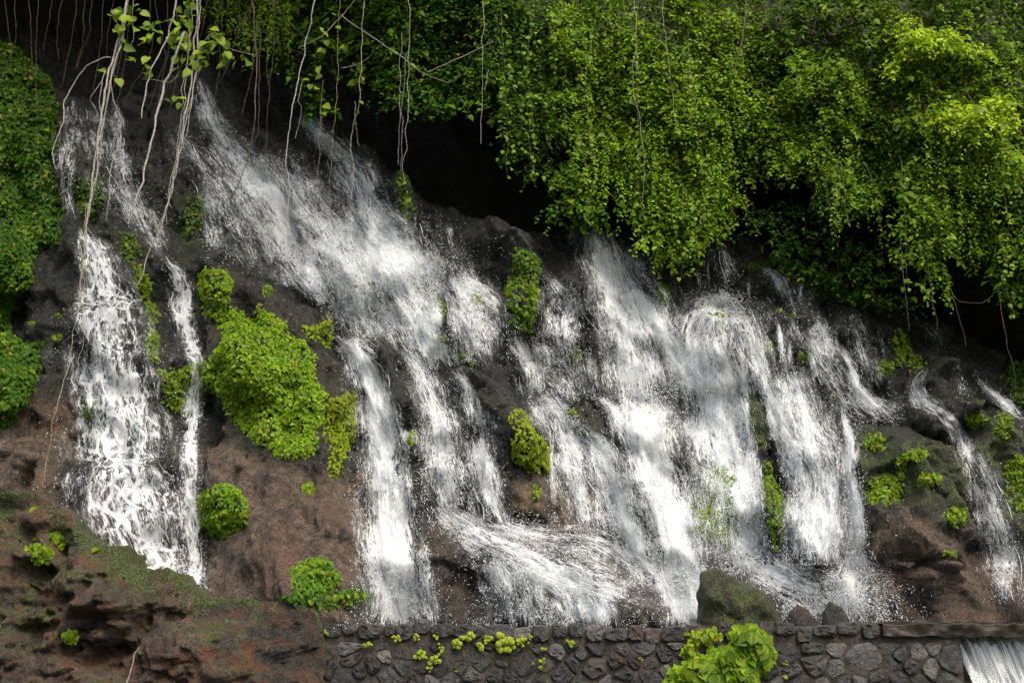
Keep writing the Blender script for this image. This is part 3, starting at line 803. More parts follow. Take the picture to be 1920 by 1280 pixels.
waterfall('stringy fall over the brown rock right of the yellow green patch', [
    ([(1000, 738, 22), (1030, 765, 28), (1056, 830, 28), (1078, 900, 30), (1090, 960, 30), (1100, 1005, 26)], 0.62), ([(1020, 740, 40), (1075, 830, 55), (1120, 930, 65), (1140, 1000, 60)], 0.54), ([(990, 640, 40), (1050, 720, 60), (1090, 800, 50)], 0.5), ([(1036, 800, 4), (1034, 880, 5), (1042, 980, 5)], 0.6)], 1.2)
waterfall('white fall leaping over a rounded rock right of the diagonal chute', [
    ([(1352, 556, 46), (1322, 590, 44), (1306, 640, 36), (1322, 700, 44), (1340, 760, 54), (1352, 830, 58), (1372, 900, 54), (1390, 960, 50), (1398, 1020, 48), (1400, 1065, 46)], 0.76), ([(1350, 570, 70), (1370, 680, 85), (1395, 780, 90), (1405, 900, 95), (1410, 1060, 95)], 0.60)], 1.4, 1.2, burst=[(1350, 562, 0.7), (1395, 1060, 0.8)])
waterfall('thin white veil over green moss beside the heaviest fall', [
    ([(1300, 770, 30), (1320, 850, 50), (1330, 930, 60), (1335, 1000, 60), (1340, 1060, 60)], 0.56)], 1.6, 1.1)
waterfall('long leaning fall just right of the narrow mossy stripe', [
    ([(1382, 565, 26), (1402, 620, 24), (1422, 680, 18), (1440, 730, 22), (1464, 800, 32), (1500, 870, 42), (1518, 940, 46), (1528, 1010, 48), (1532, 1060, 48)], 0.70), ([(1470, 700, 50), (1500, 800, 70), (1530, 920, 75), (1535, 1060, 75)], 0.56)], 1.3, 1.2)
waterfall('sheer veil of water left of the narrow right column', [
    ([(1472, 690, 24), (1492, 740, 30), (1520, 800, 40), (1548, 860, 40), (1560, 920, 38), (1562, 1000, 36), (1562, 1050, 36)], 0.62)], 1.3)
waterfall('narrow straight white column beside the big mossy boulder, bursting at its foot', [
    ([(1578, 760, 8), (1592, 830, 13), (1590, 880, 15), (1600, 940, 18), (1606, 1000, 20), (1602, 1045, 30)], 0.92),
    ([(1600, 1035, 22), (1600, 1065, 40), (1596, 1110, 60), (1592, 1180, 75)], 0.60)], 1.5, 1.25, burst=[(1602, 1052, 1.0), (1590, 1120, 0.7)])
waterfall('small dim falls at the top, beneath the right end of the leafy curtain', [
    ([(1352, 455, 14), (1360, 495, 20), (1378, 535, 22)], 0.5), ([(1326, 470, 9), (1322, 510, 10), (1326, 550, 12)], 0.5), ([(1310, 500, 4), (1314, 555, 5)], 0.6)], 1.0)
waterfall('little stepped trickles over dark blocks in the upper right', [
    ([(1424, 500, 10), (1458, 515, 16), (1478, 560, 18), (1482, 572, 18)], 0.58), ([(1502, 525, 6), (1500, 575, 7)], 0.5), ([(1402, 520, 4), (1406, 565, 4)], 0.5)], 1.0)
waterfall('single thin thread of water down a dark block in the upper right', [
    ([(1442, 585, 4), (1458, 610, 5), (1466, 650, 5), (1470, 690, 6)], 0.8)], 0.8)
waterfall('pair of leaning trickles right of the dark blocks', [
    ([(1502, 575, 10), (1516, 625, 10), (1528, 680, 10), (1545, 720, 14)], 0.6), ([(1530, 580, 18), (1546, 630, 20), (1560, 685, 16)], 0.60), ([(1480, 640, 4), (1482, 690, 6)], 0.6)], 1.0)
waterfall('diagonal stream in the upper right ending beside the mossy boulder', [
    ([(1568, 640, 7), (1594, 685, 12), (1610, 730, 15), (1648, 765, 26), (1690, 795, 22)], 0.70), ([(1572, 730, 14), (1600, 770, 16), (1606, 800, 14)], 0.55)], 1.3, 1.3)
waterfall('loose veil of drips under the dark shrubs on the right', [
    ([(1596, 590, 16), (1614, 640, 22), (1634, 690, 20), (1650, 730, 14)], 0.56), ([(1480, 570, 40), (1540, 660, 50), (1600, 750, 50), (1650, 790, 40)], 0.46), ([(1650, 610, 5), (1658, 660, 6), (1670, 700, 6)], 0.45)], 0.9)
waterfall('right waterfall winding left round the dark rock, then down to the ledge', [
    ([(1740, 690, 10), (1716, 720, 14), (1730, 752, 18), (1768, 775, 18), (1798, 812, 16), (1812, 850, 22), (1838, 910, 34), (1864, 980, 40), (1888, 1060, 40), (1905, 1130, 34)], 0.66)], 1.1)
waterfall('dim misty jet behind the dark rock at the right', [
    ([(1720, 590, 14), (1752, 625, 22), (1770, 665, 24)], 0.34), ([(1792, 685, 8), (1802, 720, 9), (1812, 765, 10)], 0.5)], 0.9)
waterfall('small stream sliding off the right edge of the view', [
    ([(1822, 695, 7), (1852, 730, 10), (1888, 760, 12), (1930, 795, 15)], 0.68)], 1.0)
waterfall('low white rapids among the rocks at the foot of the falls', [
    ([(1290, 1110, 40), (1310, 1150, 40), (1330, 1185, 30)], 0.9), ([(1420, 1050, 50), (1480, 1085, 50), (1540, 1120, 44), (1580, 1170, 40)], 0.74), ([(1470, 1125, 18), (1500, 1145, 24), (1540, 1180, 24)], 0.8)], 1.6, 1.3, name='rapids')

# loose spray drifting off the falls
n = 9000
cx = rng.uniform(380, 1720, n); cy = rng.uniform(330, 1165, n)
kp = (cy > 250 + 0.22 * cx) & (fbm(cx / 120, cy / 160, 0, 88, 3) > rng.uniform(-0.5, 0.9, n)) & ~((cx < 660) & (cy > 540))
cx, cy = cx[kp], cy[kp]; n = len(cx)
t0, d0 = cast(cx, cy); Pd = CAM + d0 * (t0 - rng.gamma(1.6, 0.16, n))[:, None]
wd = rng.gamma(1.6, 0.0010, n) + 0.0012
a_, b_ = drops_arrays(Pd, np.array([0.1, 0, -1]) + rng.normal(0, 0.3, (n, 3)), wd, wd * rng.uniform(1.5, 6, n))
spray = link('spray', mesh_np('spray', a_, b_, True), M_DROP); spray['kind'] = 'stuff'
tag(spray, 'fine white spray drifting in front of the falls', 'spray')

# fine mist of tiny drops where the falls land
mv, mf_, mo_ = [], [], 0
for px, py, rx, ry, y, n in [(1600, 1100, 75, 55, 0.95, 6000), (1430, 1085, 150, 50, 1.0, 7000), (1265, 1110, 90, 60, 0.9, 7000), (750, 1120, 95, 45, 0.9, 5000), (1010, 1130, 160, 45, 0.8, 6000)]:
    c_ = at_y(px + rng.normal(0, 0.5, n) * rx, py + np.minimum(rng.normal(0, 0.5, n), 0.9) * ry, y + rng.normal(0, 0.10, n))
    c_[:, 1] = np.minimum(c_[:, 1], cliff_y(c_[:, 0], c_[:, 2]) - 0.04)
    wd = rng.uniform(0.0010, 0.0021, n)
    a_, b_ = drops_arrays(c_, np.array([0, 0, -1.0]) + rng.normal(0, 0.8, (n, 3)), wd, wd * rng.uniform(1.5, 3.5, n))
    mv.append(a_); mf_.append(b_ + mo_); mo_ += len(a_)
mist = link('mist', mesh_np('mist', np.vstack(mv), np.vstack(mf_), True), M_DROP, None, 'stuff')
tag(mist, 'fine white mist hanging where the falls land behind the wall', 'mist')

# ------------------------------------------------------------------ rocks standing in front
def pillow_rock(name, label, poly, y, thick, tint, rings=9, rough=0.06, cat='rock', nres=56, seed=0):
    W = at_y(*np.asarray(poly, float).T, np.full(len(poly), y))
    W = np.vstack([W, W[:1]]); L = np.concatenate([[0], np.cumsum(np.linalg.norm(np.diff(W, axis=0), axis=1))])
    s = np.linspace(0, L[-1], nres, endpoint=False)
    C = np.stack([np.interp(s, L, W[:, k]) for k in range(3)], -1)
    cen = C.mean(0)
    V = []
    rr = np.linspace(0, 1, rings + 1)[1:]
    prof = [(r, -1) for r in rr] + [(r, 1) for r in rr[:-1][::-1]]
    V.append(cen + [0, -thick, 0])
    for r, sg in prof:
        P = cen + (C - cen) * r
        P[:, 1] = y + sg * thick * math.sqrt(max(0, 1 - r ** 2.6))
        V += list(P)
    V.append(cen + [0, thick, 0])
    V = np.array(V)
    out = V - cen; nn = unit(out)
    V = V + nn * (rough * fbm(V[:, 0] * 3.2, V[:, 2] * 3.2, V[:, 1] * 3.2, 200 + seed, 4))[:, None] * np.array([0.6, 1, 0.6])
    T = []
    k = len(prof)
    for j in range(nres): T.append((0, 1 + (j + 1) % nres, 1 + j))
    for i in range(k - 1):
        for j in range(nres):
            a, b = 1 + i * nres + j, 1 + i * nres + (j + 1) % nres
            T += [(a, b, b + nres), (a, b + nres, a + nres)]
    e = len(V) - 1
    for j in range(nres): T.append((e, 1 + (k - 1) * nres + j, 1 + (k - 1) * nres + (j + 1) % nres))
    root_loc = np.array([cen[0], y, V[:, 2].min()])
    o = link(name, mesh_np(name, V - root_loc, np.array(T), True, np.tile(tint, (len(V), 1))), M_ROCK)
    o.location = root_loc
    return tag(o, label, cat)

pillow_rock('rock', 'large mossy green rock at the foot of the heaviest fall, behind the wall', [(1312, 1215), (1305, 1110), (1318, 1078), (1345, 1070), (1385, 1088), (1425, 1108), (1455, 1140), (1482, 1215)], 0.62, 0.34, (0.2, 0.75, 0), seed=1, rings=16, nres=90, rough=0.13)
pillow_rock('rock', 'small pointed dark rock poking up behind the wall', [(1536, 1215), (1540, 1145), (1556, 1131), (1572, 1134), (1592, 1152), (1612, 1215)], 0.62, 0.2, (0.1, 0.55, 0), seed=2, rings=10, nres=48, rough=0.06)
pillow_rock('rock', 'low wet rock half under rapids between the mossy rock and the pointed rock', [(1478, 1215), (1482, 1150), (1496, 1132), (1512, 1140), (1532, 1165), (1538, 1215)], 0.75, 0.2, (0.3, 0.2, 0), seed=3, rings=10, nres=48, rough=0.06)

# big brown outcrop in the lower left corner
TOP = np.array([(-260, 900), (-100, 915), (0, 920), (60, 925), (100, 940), (130, 958), (140, 995), (165, 1010), (225, 1030), (233, 1058), (300, 1068), (332, 1078), (352, 1098), (372, 1117), (440, 1119), (520, 1122), (565, 1132), (592, 1142), (602, 1166), (612, 1230)], float)
ntx = 260; pxs = np.interp(np.linspace(0, 1, ntx), np.linspace(0, 1, len(TOP)), TOP[:, 0]); pys = np.interp(np.linspace(0, 1, ntx), np.linspace(0, 1, len(TOP)), TOP[:, 1])
o_ = np.argsort(pxs); pxs, pys = pxs[o_], pys[o_]
Tp = at_y(pxs, pys, np.full(ntx, -0.15)); Tp[:, 2] += 0.035 * fbm(Tp[:, 0] * 5, 0 * Tp[:, 0], 0, 7, 4, 0.6)
rows = []
vv = np.concatenate([np.linspace(0, 1, 100), 1 + np.linspace(0, 1, 26)[1:]])
for v in vv:
    if v <= 1:
        z = -1.6 + (Tp[:, 2] + 1.6) * v
        prof = 0.62 * (1 - v)
        y = -0.15 - prof
        fade = sstep(4.4, 2.0, pxs / 150.0)
        y = y - 0.35 * fade * (1 - v)
    else:
        q = v - 1
        z = Tp[:, 2] - 0.10 * q - 0.12 * q * q
        y = -0.15 + 1.7 * q + 0 * Tp[:, 0]
    x = Tp[:, 0] + 0.0
    P = np.stack([x, y, z], -1)
    a = 1.0 if v <= 1 else 1 - 0.6 * (v - 1)
    fold = np.abs(fbm(x * 0.8 + z * 1.1, z * 1.7 - x * 0.6, 0 * x, 305, 3, 0.5))
    lump = 0.20 * fbm(x * 1.3 + 3, z * 1.7, y * 0.8, 301, 3) + 0.16 * fold - 0.035 * sstep(0.12, 0.0, fold) + 0.09 * fbm(x * 4, z * 5, y * 4, 309, 5, 0.6)
    bk = fbm(x * 1.5 + 0.4 * z, z * 2.3 - 0.2 * x, 0 * x, 351, 3, 0.5) * 3.2; bf_ = bk - np.floor(bk)
    lump = lump * (0.35 + 0.65 * sstep(2.6, 1.6, pxs / 150.0)) + 0.13 * (np.floor(bk) + sstep(0.78, 1.0, bf_)) * (0.4 + 0.6 * sstep(2.8, 1.8, pxs / 150.0))
    edge = np.clip((1 - v) * 5, 0.12, 1) if v <= 1 else 0.3
    P[:, 1] -= lump * a * edge
    if v > 1: P[:, 2] += 0.05 * fbm(x * 3, y * 3, 0, 311, 3) * min(1, (v - 1) * 6)
    rows.append(P)
Vr = np.array(rows)
nv = len(vv)
tz = Vr[..., 2]; topd = (Tp[None, :, 2] - tz)
g = np.clip(0.55 * np.exp(-np.clip(topd, 0, 9) / 0.40) + 0.40 + 0.25 * fbm(Vr[..., 0] * 1.1, tz * 1.4, 0, 320, 2), 0, 1)
g = np.maximum(g * (sstep(4.2, 2.9, pxs / 150.0)[None] * 0.7 + 0.3), 0.75 * np.exp(-np.clip(topd, 0, 9) / 0.10))
br = 0.55 + 0.45 * sstep(-0.1, 0.3, fbm(Vr[..., 0] * 0.9, tz * 1.1, 0, 330, 2) + 0.15)
br = 0.85 * br * (sstep(3.6, 2.4, pxs / 150.0)[None] * 0.85 + 0.15)
oc = 0.35 * sstep(0.1, 0.5, fbm(Vr[..., 0] * 1.4, tz * 1.6, 0, 340, 2))
base = np.array([-4.5, -0.2, -1.6])
outcrop = link('rock_outcrop', mesh_np('rock_outcrop', Vr.reshape(-1, 3) - base, grid_faces(nv, ntx), True, np.stack([br, g, oc], -1).reshape(-1, 3)), M_RUST)
outcrop.location = base
tag(outcrop, 'reddish brown folded rock with green moss filling the lower left corner', 'rock')

# ------------------------------------------------------------------ the stone wall with its stones, one by one
def stone_material(name):
    m, t, b, out = mat_new(name); N = NB(t)
    oi = N.n('ObjectInfo').outputs['Random']
    co = N.n('NewGeometry').outputs['Position']
    f = N.noise(co, 11, 6, 0.72); g_ = N.noise(co, 55, 4, 0.75)
    a = N.ramp(oi, [(0.0, (0.018, 0.018, 0.019)), (0.3, (0.032, 0.033, 0.029)), (0.55, (0.045, 0.050, 0.046)), (0.75, (0.05, 0.039, 0.028)), (0.85, (0.10, 0.105, 0.105)), (1.0, (0.19, 0.175, 0.14))])
    c = N.mix(N.maprange(f, 0.3, 0.7), N.mix(0.65, a, (0.006, 0.006, 0.006, 1)), N.mix(0.15, a, (0.2, 0.2, 0.19, 1)))
    c = N.mix(N.maprange(N.noise(co, 3.3, 4, 0.7), 0.56, 0.72), c, (0.075, 0.042, 0.024, 1))
    N.link(c, b.inputs['Base Color'])
    N.set(b.inputs['Roughness'], N.maprange(f, 0.3, 0.7, 0.15, 0.45))
    b.inputs['Specular IOR Level'].default_value = 0.35
    N.link(N.bump(N.math('ADD', f, N.math('MULTIPLY', g_, 0.35)), 1.0, 0.05), b.inputs['Normal'])
    return m
M_STONE = stone_material('wall_stone')

def wall_xz(px, py):
    P = at_y(np.atleast_1d(np.asarray(px, float)), np.atleast_1d(np.asarray(py, float)), np.zeros(np.size(px)))
    return P[:, [0, 2]]
x_l = wall_xz(590, 1200)[0, 0]; x_r = wall_xz(1800, 1200)[0, 0]
wall = thing('stone_wall', 'low dark rubble stone wall running along the foot of the falls', 'wall', ((x_l + x_r) / 2, 0.2, -1.45))
# mortar core with an uneven face and top
nxm, nzm = 150, 26
um = np.linspace(x_l, x_r, nxm)
ztop = np.interp(um, wall_xz([590, 740, 900, 1010, 1100, 1200, 1300, 1400, 1500, 1640, 1800], [1176, 1173, 1176, 1178, 1177, 1178, 1177, 1176, 1174, 1171, 1190])[:, 0], wall_xz([590, 740, 900, 1010, 1100, 1200, 1300, 1400, 1500, 1640, 1800], [1176, 1173, 1176, 1178, 1177, 1178, 1177, 1176, 1174, 1171, 1190])[:, 1])
rows = []
for v in np.linspace(0, 1, nzm):
    z = -1.5 + (ztop + 1.5) * v
    y = 0.0 + 0.018 * fbm(um * 5, z * 5, 0, 401, 3)
    rows.append(np.stack([um, y, z], -1))
for q in np.linspace(0.12, 1, 5):
    rows.append(np.stack([um, 0 * um + 0.40 * q, ztop + 0.008 * noise(um * 6, 0 * um + q * 5)], -1))
rows.append(np.stack([um, 0 * um + 0.41, 0 * um - 1.5], -1))
Vm = np.array(rows)
link('mortar', mesh_np('mortar', rel(Vm.reshape(-1, 3), wall), grid_faces(len(rows), nxm), True), M_MORTAR, wall)

def clip_poly(P, a, b, c):
    """keep a x + b z <= c"""
    out = []
    for i in range(len(P)):
        p, q = P[i], P[(i + 1) % len(P)]
        dp, dq = a * p[0] + b * p[1] - c, a * q[0] + b * q[1] - c
        if dp <= 0: out.append(p)
        if dp * dq < 0: out.append(p + (q - p) * dp / (dp - dq))
    return out
def stone(poly, proud, yb=0.06, round_=0.8, y0=0.0):
    """a rough stone: outline (x, z) with bevelled, uneven front"""
    P = np.asarray(poly, float); c = P.mean(0)
    # cut corners so the outline is rounded
    Q = []
    for i in range(len(P)):
        a, b = P[i], P[(i + 1) % len(P)]
        Q += [a + (b - a) * 0.22, a + (b - a) * 0.78]
    Q = c + (np.array(Q) - c) * (1 + rng.normal(-0.01, 0.065, (len(Q), 1)))
    n = len(Q); r3 = np.array([Q[:, 0], np.full(n, y0 + yb), Q[:, 1]]).T
    tilt = rng.normal(0, 0.12, 2)
    def ring(k, pr, jit):
        q = c + (Q - c) * k
        return np.stack([q[:, 0], y0 - pr + (q - c) @ tilt * 0.6 + rng.normal(0, jit, n), q[:, 1]], -1)
    R = [r3, ring(1.0, proud * 0.35, proud * 0.08), ring(0.86, proud * 0.9, proud * 0.15), ring(0.5, proud * 1.05, proud * 0.25)]
    V = np.vstack(R + [np.array([[c[0], y0 - proud * 1.0, c[1]]])])
    cen = np.array([c[0], y0, c[1]])
    Fq = []
    for k in range(3):
        for j in range(n):
            a, b = k * n + j, k * n + (j + 1) % n
            Fq += [(a, b, b + n), (a, b + n, a + n)]
    e = len(V) - 1
    for j in range(n): Fq.append((3 * n + j, 3 * n + (j + 1) % n, e))
    o = link('stone', mesh_np('stone', V - cen, np.array(Fq)[:, ::-1], False), M_STONE, wall)
    o.location = cen - np.array(wall.location)
# coping course
xs = [606, 640, 668, 720, 741, 776, 806, 850, 905, 960, 996, 1032, 1064, 1096, 1133, 1176, 1208, 1238, 1290, 1318, 1345, 1380, 1420, 1452, 1490, 1522, 1568, 1612, 1650]
for i in range(len(xs) - 1):
    a, b = xs[i] + 1.5, xs[i + 1] - 1.5
    top = np.interp((a + b) / 2, [600, 740, 1000, 1200, 1500, 1640, 1800], [1170, 1166, 1170, 1171, 1168, 1164, 1178]) + rng.normal(0, 3.0)
    bot = top + rng.uniform(24, 33)
    poly = wall_xz([a, (a + b) / 2, b, b, (a + b) / 2, a], [top + rng.uniform(0, 4), top + rng.uniform(-1.5, 1.5), top + rng.uniform(0, 4), bot - rng.uniform(0, 4), bot, bot - rng.uniform(0, 4)])
    stone(poly, rng.uniform(0.025, 0.06), 0.30, y0=-0.01)
# rubble below: relaxed cells of uneven size
sx0, sx1 = x_l, x_r; sz1 = wall_xz(1000, 1203)[0, 1]; sz0 = -1.45
seeds = []
for _ in range(9000):
    p = np.array([rng.uniform(sx0, sx1), rng.uniform(sz0, sz1)])
    r = rng.choice([0.11, 0.17, 0.27], p=[0.4, 0.35, 0.25])
    if all(np.linalg.norm((p - q) * [0.8, 1.2]) > 0.92 * (r + s_) * 0.72 for q, s_ in seeds): seeds.append((p, r))
S = np.array([p for p, _ in seeds]); RS = np.array([r for _, r in seeds])
for i, p in enumerate(S):
    cell = [np.array(q) for q in ((sx0, sz0), (sx1, sz0), (sx1, sz1), (sx0, sz1))]
    dd = np.linalg.norm(S - p, axis=1)
    for j in np.argsort(dd)[1:22]:
        d = S[j] - p; L = np.linalg.norm(d)
        mid = p + d * np.clip(0.5 + 0.35 * (RS[i] ** 2 - RS[j] ** 2) / L ** 2, 0.3, 0.7)
        nrm = d / L; cell = clip_poly(cell, nrm[0], nrm[1], nrm @ mid)
        if len(cell) < 3: break
    if len(cell) < 3: continue
    cell = np.array(cell); c = cell.mean(0)
    ext = cell - c; Ls = np.linalg.norm(ext, axis=1, keepdims=True)
    cell = c + ext * np.clip(1 - 0.016 / np.maximum(Ls, 0.05), 0.5, 1)
    # drop near-duplicate corners
    keep = [k for k in range(len(cell)) if np.linalg.norm(cell[k] - cell[k - 1]) > 0.02]
    if len(keep) < 3: continue
    stone(cell[keep], rng.uniform(0.010, 0.055), 0.05)

# concrete lip and spout at the right end of the wall, with the sheet of water below it
M_CONC = simple_material('mossy_concrete', (0.005, 0.006, 0.003), (0.026, 0.019, 0.012), 7, 0.5, 1.2)
lip = thing('weir', 'mossy concrete lip with a spout at the right end of the wall', 'weir', at_y(np.array([1850.]), np.array([1200.]), np.array([0.1]))[0])
def slab(px0, py0, px1, py1, y0, y1, amp=0.02, n=50, mrows=9):
    a = at_y(np.array([px0, px1]), np.array([py0, py0]), np.array([y0, y0])); b = at_y(np.array([px0, px1]), np.array([py1, py1]), np.array([y0, y0]))
    u = np.linspace(0, 1, n); rows = []
    top = a[0] + (a[1] - a[0]) * u[:, None]; bot = b[0] + (b[1] - b[0]) * u[:, None]
    sh_ = np.array([0, y1 - y0, 0])
    for q in np.linspace(0, 1, mrows): rows.append(bot * (1 - q) + top * q)
    for q in (0.08, 0.5, 1.0): rows.append(top + sh_ * q)
    rows.append(bot + sh_)
    rows.append(bot)
    V = np.array(rows)
    k = amp * fbm(V[..., 0] * 6, V[..., 2] * 6, V[..., 1] * 6, 501, 3)
    V[..., 1] -= k; V[..., 2] += k * 0.6
    return V.reshape(-1, 3), grid_faces(len(rows), n)
v_, f_ = slab(1655, 1168, 2150, 1193, -0.07, 0.75, 0.035, 90, 9)
link('ledge', mesh_np('ledge', rel(v_, lip), f_, True), M_CONC, lip)
v_, f_ = slab(1790, 1194, 2150, 1300, 0.16, 0.6, 0.03, 50, 16)
link('back_face', mesh_np('back_face', rel(v_, lip), f_, True), M_CONC, lip)

def weir_material():
    m, t, b, out = mat_new('weir_water'); N = NB(t)
    uv = N.n('UVMap', uv_map='flow').outputs[0]
    s1 = N.noise(N.vscale(uv, 20, 0.8, 1), 1.0, 3, 0.55, 0.2); s2 = N.noise(N.vscale(uv, 9, 1.6, 1), 1.0, 3, 0.6)
    b.inputs['Base Color'].default_value = (0.42, 0.46, 0.46, 1); b.inputs['Roughness'].default_value = 0.10
    N.link(N.bump(s1, 1.0, 0.05), b.inputs['Normal'])
    al = N.maprange(N.math('ADD', N.math('MULTIPLY', s1, 0.85), N.math('MULTIPLY', s2, 0.25)), 0.50, 0.70, 0.16, 0.62)
    gl = N.n('BsdfGlossy'); gl.inputs['Color'].default_value = (0.5, 0.55, 0.56, 1); gl.inputs['Roughness'].default_value = 0.12
    tp = N.n('BsdfTransparent'); tp.inputs[0].default_value = (0.8, 0.85, 0.84, 1)
    cl = N.n('MixShader'); cl.inputs[0].default_value = 0.10; b.inputs['Specular IOR Level'].default_value = 0.2; N.link(tp.outputs[0], cl.inputs[1]); N.link(gl.outputs[0], cl.inputs[2])
    mx = N.n('MixShader'); N.link(al, mx.inputs[0]); N.link(cl.outputs[0], mx.inputs[1]); N.link(b.outputs[0], mx.inputs[2]); N.link(mx.outputs[0], out.inputs[0])
    return m
nu, nvv = 70, 40
U, Vv_ = np.meshgrid(np.linspace(0, 1, nu), np.linspace(0, 1, nvv))
PX = 1784 + U * 330 + Vv_ * 60 * (1 - 0.3 * U); PY = 1193 + Vv_ * 130
W = at_y(PX, PY, 0.13 - 0.30 * Vv_ ** 1.6 - 0.02 * fbm(U * 26, Vv_ * 1.2, 0, 601, 2))
wr = thing('waterfall', 'smooth striped sheet of water spilling under the concrete lip at lower right', 'waterfall', W.reshape(-1, 3)[-1], 'streams falling over the rock face')
link('water_sheet', mesh_np('water_sheet', rel(W.reshape(-1, 3), wr), grid_faces(nvv, nu), True, None, np.stack([U * 2.2, Vv_ * 0.9], -1).reshape(-1, 2)), weir_material(), wr)

# ------------------------------------------------------------------ plants on the rock
DK_LO, DK_HI = (0.014, 0.05, 0.003), (0.07, 0.16, 0.008)
YL_LO, YL_HI = (0.09, 0.15, 0.005), (0.25, 0.335, 0.012)
leafy_mat('tall curtain of dark green ivy at the far left edge', [(-70, 75), (0, 80), (35, 78), (65, 95), (95, 150), (112, 230), (104, 300), (118, 400), (112, 455), (75, 470), (60, 490), (62, 520), (40, 570), (22, 600), (40, 630), (75, 640), (82, 690), (55, 740), (22, 800), (-70, 810)], 2.0, (0.05, 0.10), 0.30, (0.010, 0.045, 0.002), (0.058, 0.14, 0.004), 90)
leafy_mat('largest bright green mat of leaves on the dark boulder', [(360, 505), (425, 500), (432, 560), (412, 582), (440, 568), (478, 605), (484, 558), (510, 580), (540, 600), (556, 635), (590, 660), (592, 700), (612, 740), (606, 790), (582, 862), (520, 852), (470, 832), (440, 790), (420, 742), (385, 722), (388, 670), (410, 640), (400, 600), (370, 560)], 1.25, (0.04, 0.075), 0.17, (0.06, 0.145, 0.005), (0.205, 0.345, 0.012), 110, edge=10)
leafy_mat('small yellow green patch at the top right corner of the dark boulder', [(562, 605), (590, 612), (618, 592), (626, 625), (616, 660), (596, 640), (570, 632)], 1.0, thick=0.12, lo=YL_LO, hi=YL_HI)
leafy_mat('yellow green patch hanging on the boulder edge beside the bright waterfall', [(605, 762), (625, 742), (670, 728), (668, 800), (645, 885), (618, 892), (608, 830)], 1.0, thick=0.14, lo=YL_LO, hi=YL_HI, singles=20)
leafy_mat('round cushion of green leaves on the bare brown rock', ellipse(418, 956, 52, 51, jit=0.05), 1.5, (0.04, 0.07), 0.26, (0.05, 0.13, 0.006), (0.17, 0.30, 0.014), 24, edge=3)
leafy_mat('green cushion low on the brown rock left of the bright waterfall', ellipse(588, 1084, 50, 42), 1.2, (0.04, 0.07), 0.22, (0.04, 0.12, 0.01), (0.12, 0.24, 0.02), 20, edge=4)
leafy_mat('dark wet ferny fringe behind the wall left of the bright waterfall', [(520, 1110), (600, 1105), (700, 1095), (695, 1135), (610, 1140), (530, 1125)], 0.8, thick=0.12, lo=DK_LO, hi=DK_HI)
leafy_mat('tiny tuft alone on the brown rock below the largest mat', ellipse(578, 914, 19, 16), 1.0, (0.035, 0.06), 0.10, singles=4)
leafy_mat('narrow green strip along the right edge of the lacy fall', [(246, 490), (262, 500), (284, 520), (297, 580), (298, 690), (280, 668), (266, 600), (254, 540)], 1.0, thick=0.12, lo=YL_LO, hi=(0.14, 0.24, 0.01))
leafy_mat('green growth crossed by the narrow left waterfall', [(295, 688), (340, 690), (385, 662), (400, 720), (385, 790), (340, 780), (302, 748)], 0.9, thick=0.10)
leafy_mat('dark green tuft showing through the leftmost fall', [(158, 735), (192, 745), (208, 800), (200, 845), (172, 835), (160, 790)], 0.9, thick=0.12, lo=DK_LO, hi=DK_HI)
leafy_mat('dim moss patch behind vines near the upper left trickle', [(128, 335), (190, 325), (205, 380), (180, 410), (140, 400)], 0.7, thick=0.08, lo=DK_LO, hi=DK_HI, singles=4)
leafy_mat('dim green patch between two upper left streams', [(340, 362), (385, 355), (398, 400), (370, 440), (350, 470), (336, 420)], 0.8, thick=0.08, lo=DK_LO, hi=DK_HI, singles=4)
leafy_mat('scrappy green tufts above the top of the lacy fall', [(218, 430), (255, 432), (262, 470), (250, 500), (226, 470)], 0.7, thick=0.08, lo=DK_LO, hi=(0.10, 0.19, 0.01), singles=4)
leafy_mat('thin upright yellow green strip in the middle falls', [(818, 552), (834, 545), (845, 575), (846, 640), (834, 660), (822, 610)], 1.1, thick=0.10, lo=YL_LO, hi=YL_HI, singles=8)
leafy_mat('wet green patch just below the thin upright strip', [(836, 640), (862, 655), (890, 650), (886, 678), (850, 680)], 0.8, thick=0.06, singles=4)
leafy_mat('dark green leafy column standing in the middle of the falls', [(955, 462), (985, 462), (1010, 490), (1008, 560), (995, 620), (950, 605), (950, 540)], 1.3, (0.045, 0.08), 0.24, DK_LO, (0.10, 0.20, 0.008), 30)
leafy_mat('yellow green patch on the dark rib right of the slender fall', [(962, 765), (980, 762), (998, 795), (1025, 818), (1030, 880), (1000, 888), (962, 850)], 1.2, thick=0.16, lo=YL_LO, hi=YL_HI, singles=24)
leafy_mat('green leaves on the pointed rock tip in the upper middle dark', [(752, 312), (768, 325), (774, 390), (762, 408), (746, 370), (736, 345)], 1.1, thick=0.14, lo=DK_LO, hi=(0.11, 0.21, 0.008), singles=8)
leafy_mat('narrow green stripe of moss leaves between two right falls', [(1428, 865), (1448, 860), (1466, 930), (1470, 1030), (1448, 1035), (1436, 960)], 1.6, (0.03, 0.055), 0.16, (0.05, 0.12, 0.006), (0.15, 0.26, 0.012), 12)
leafy_mat('moss and leaves blurred behind the thin white veil', [(1295, 930), (1350, 860), (1395, 900), (1400, 1020), (1330, 1040), (1290, 1000)], 0.9, (0.03, 0.06), 0.20, singles=4)
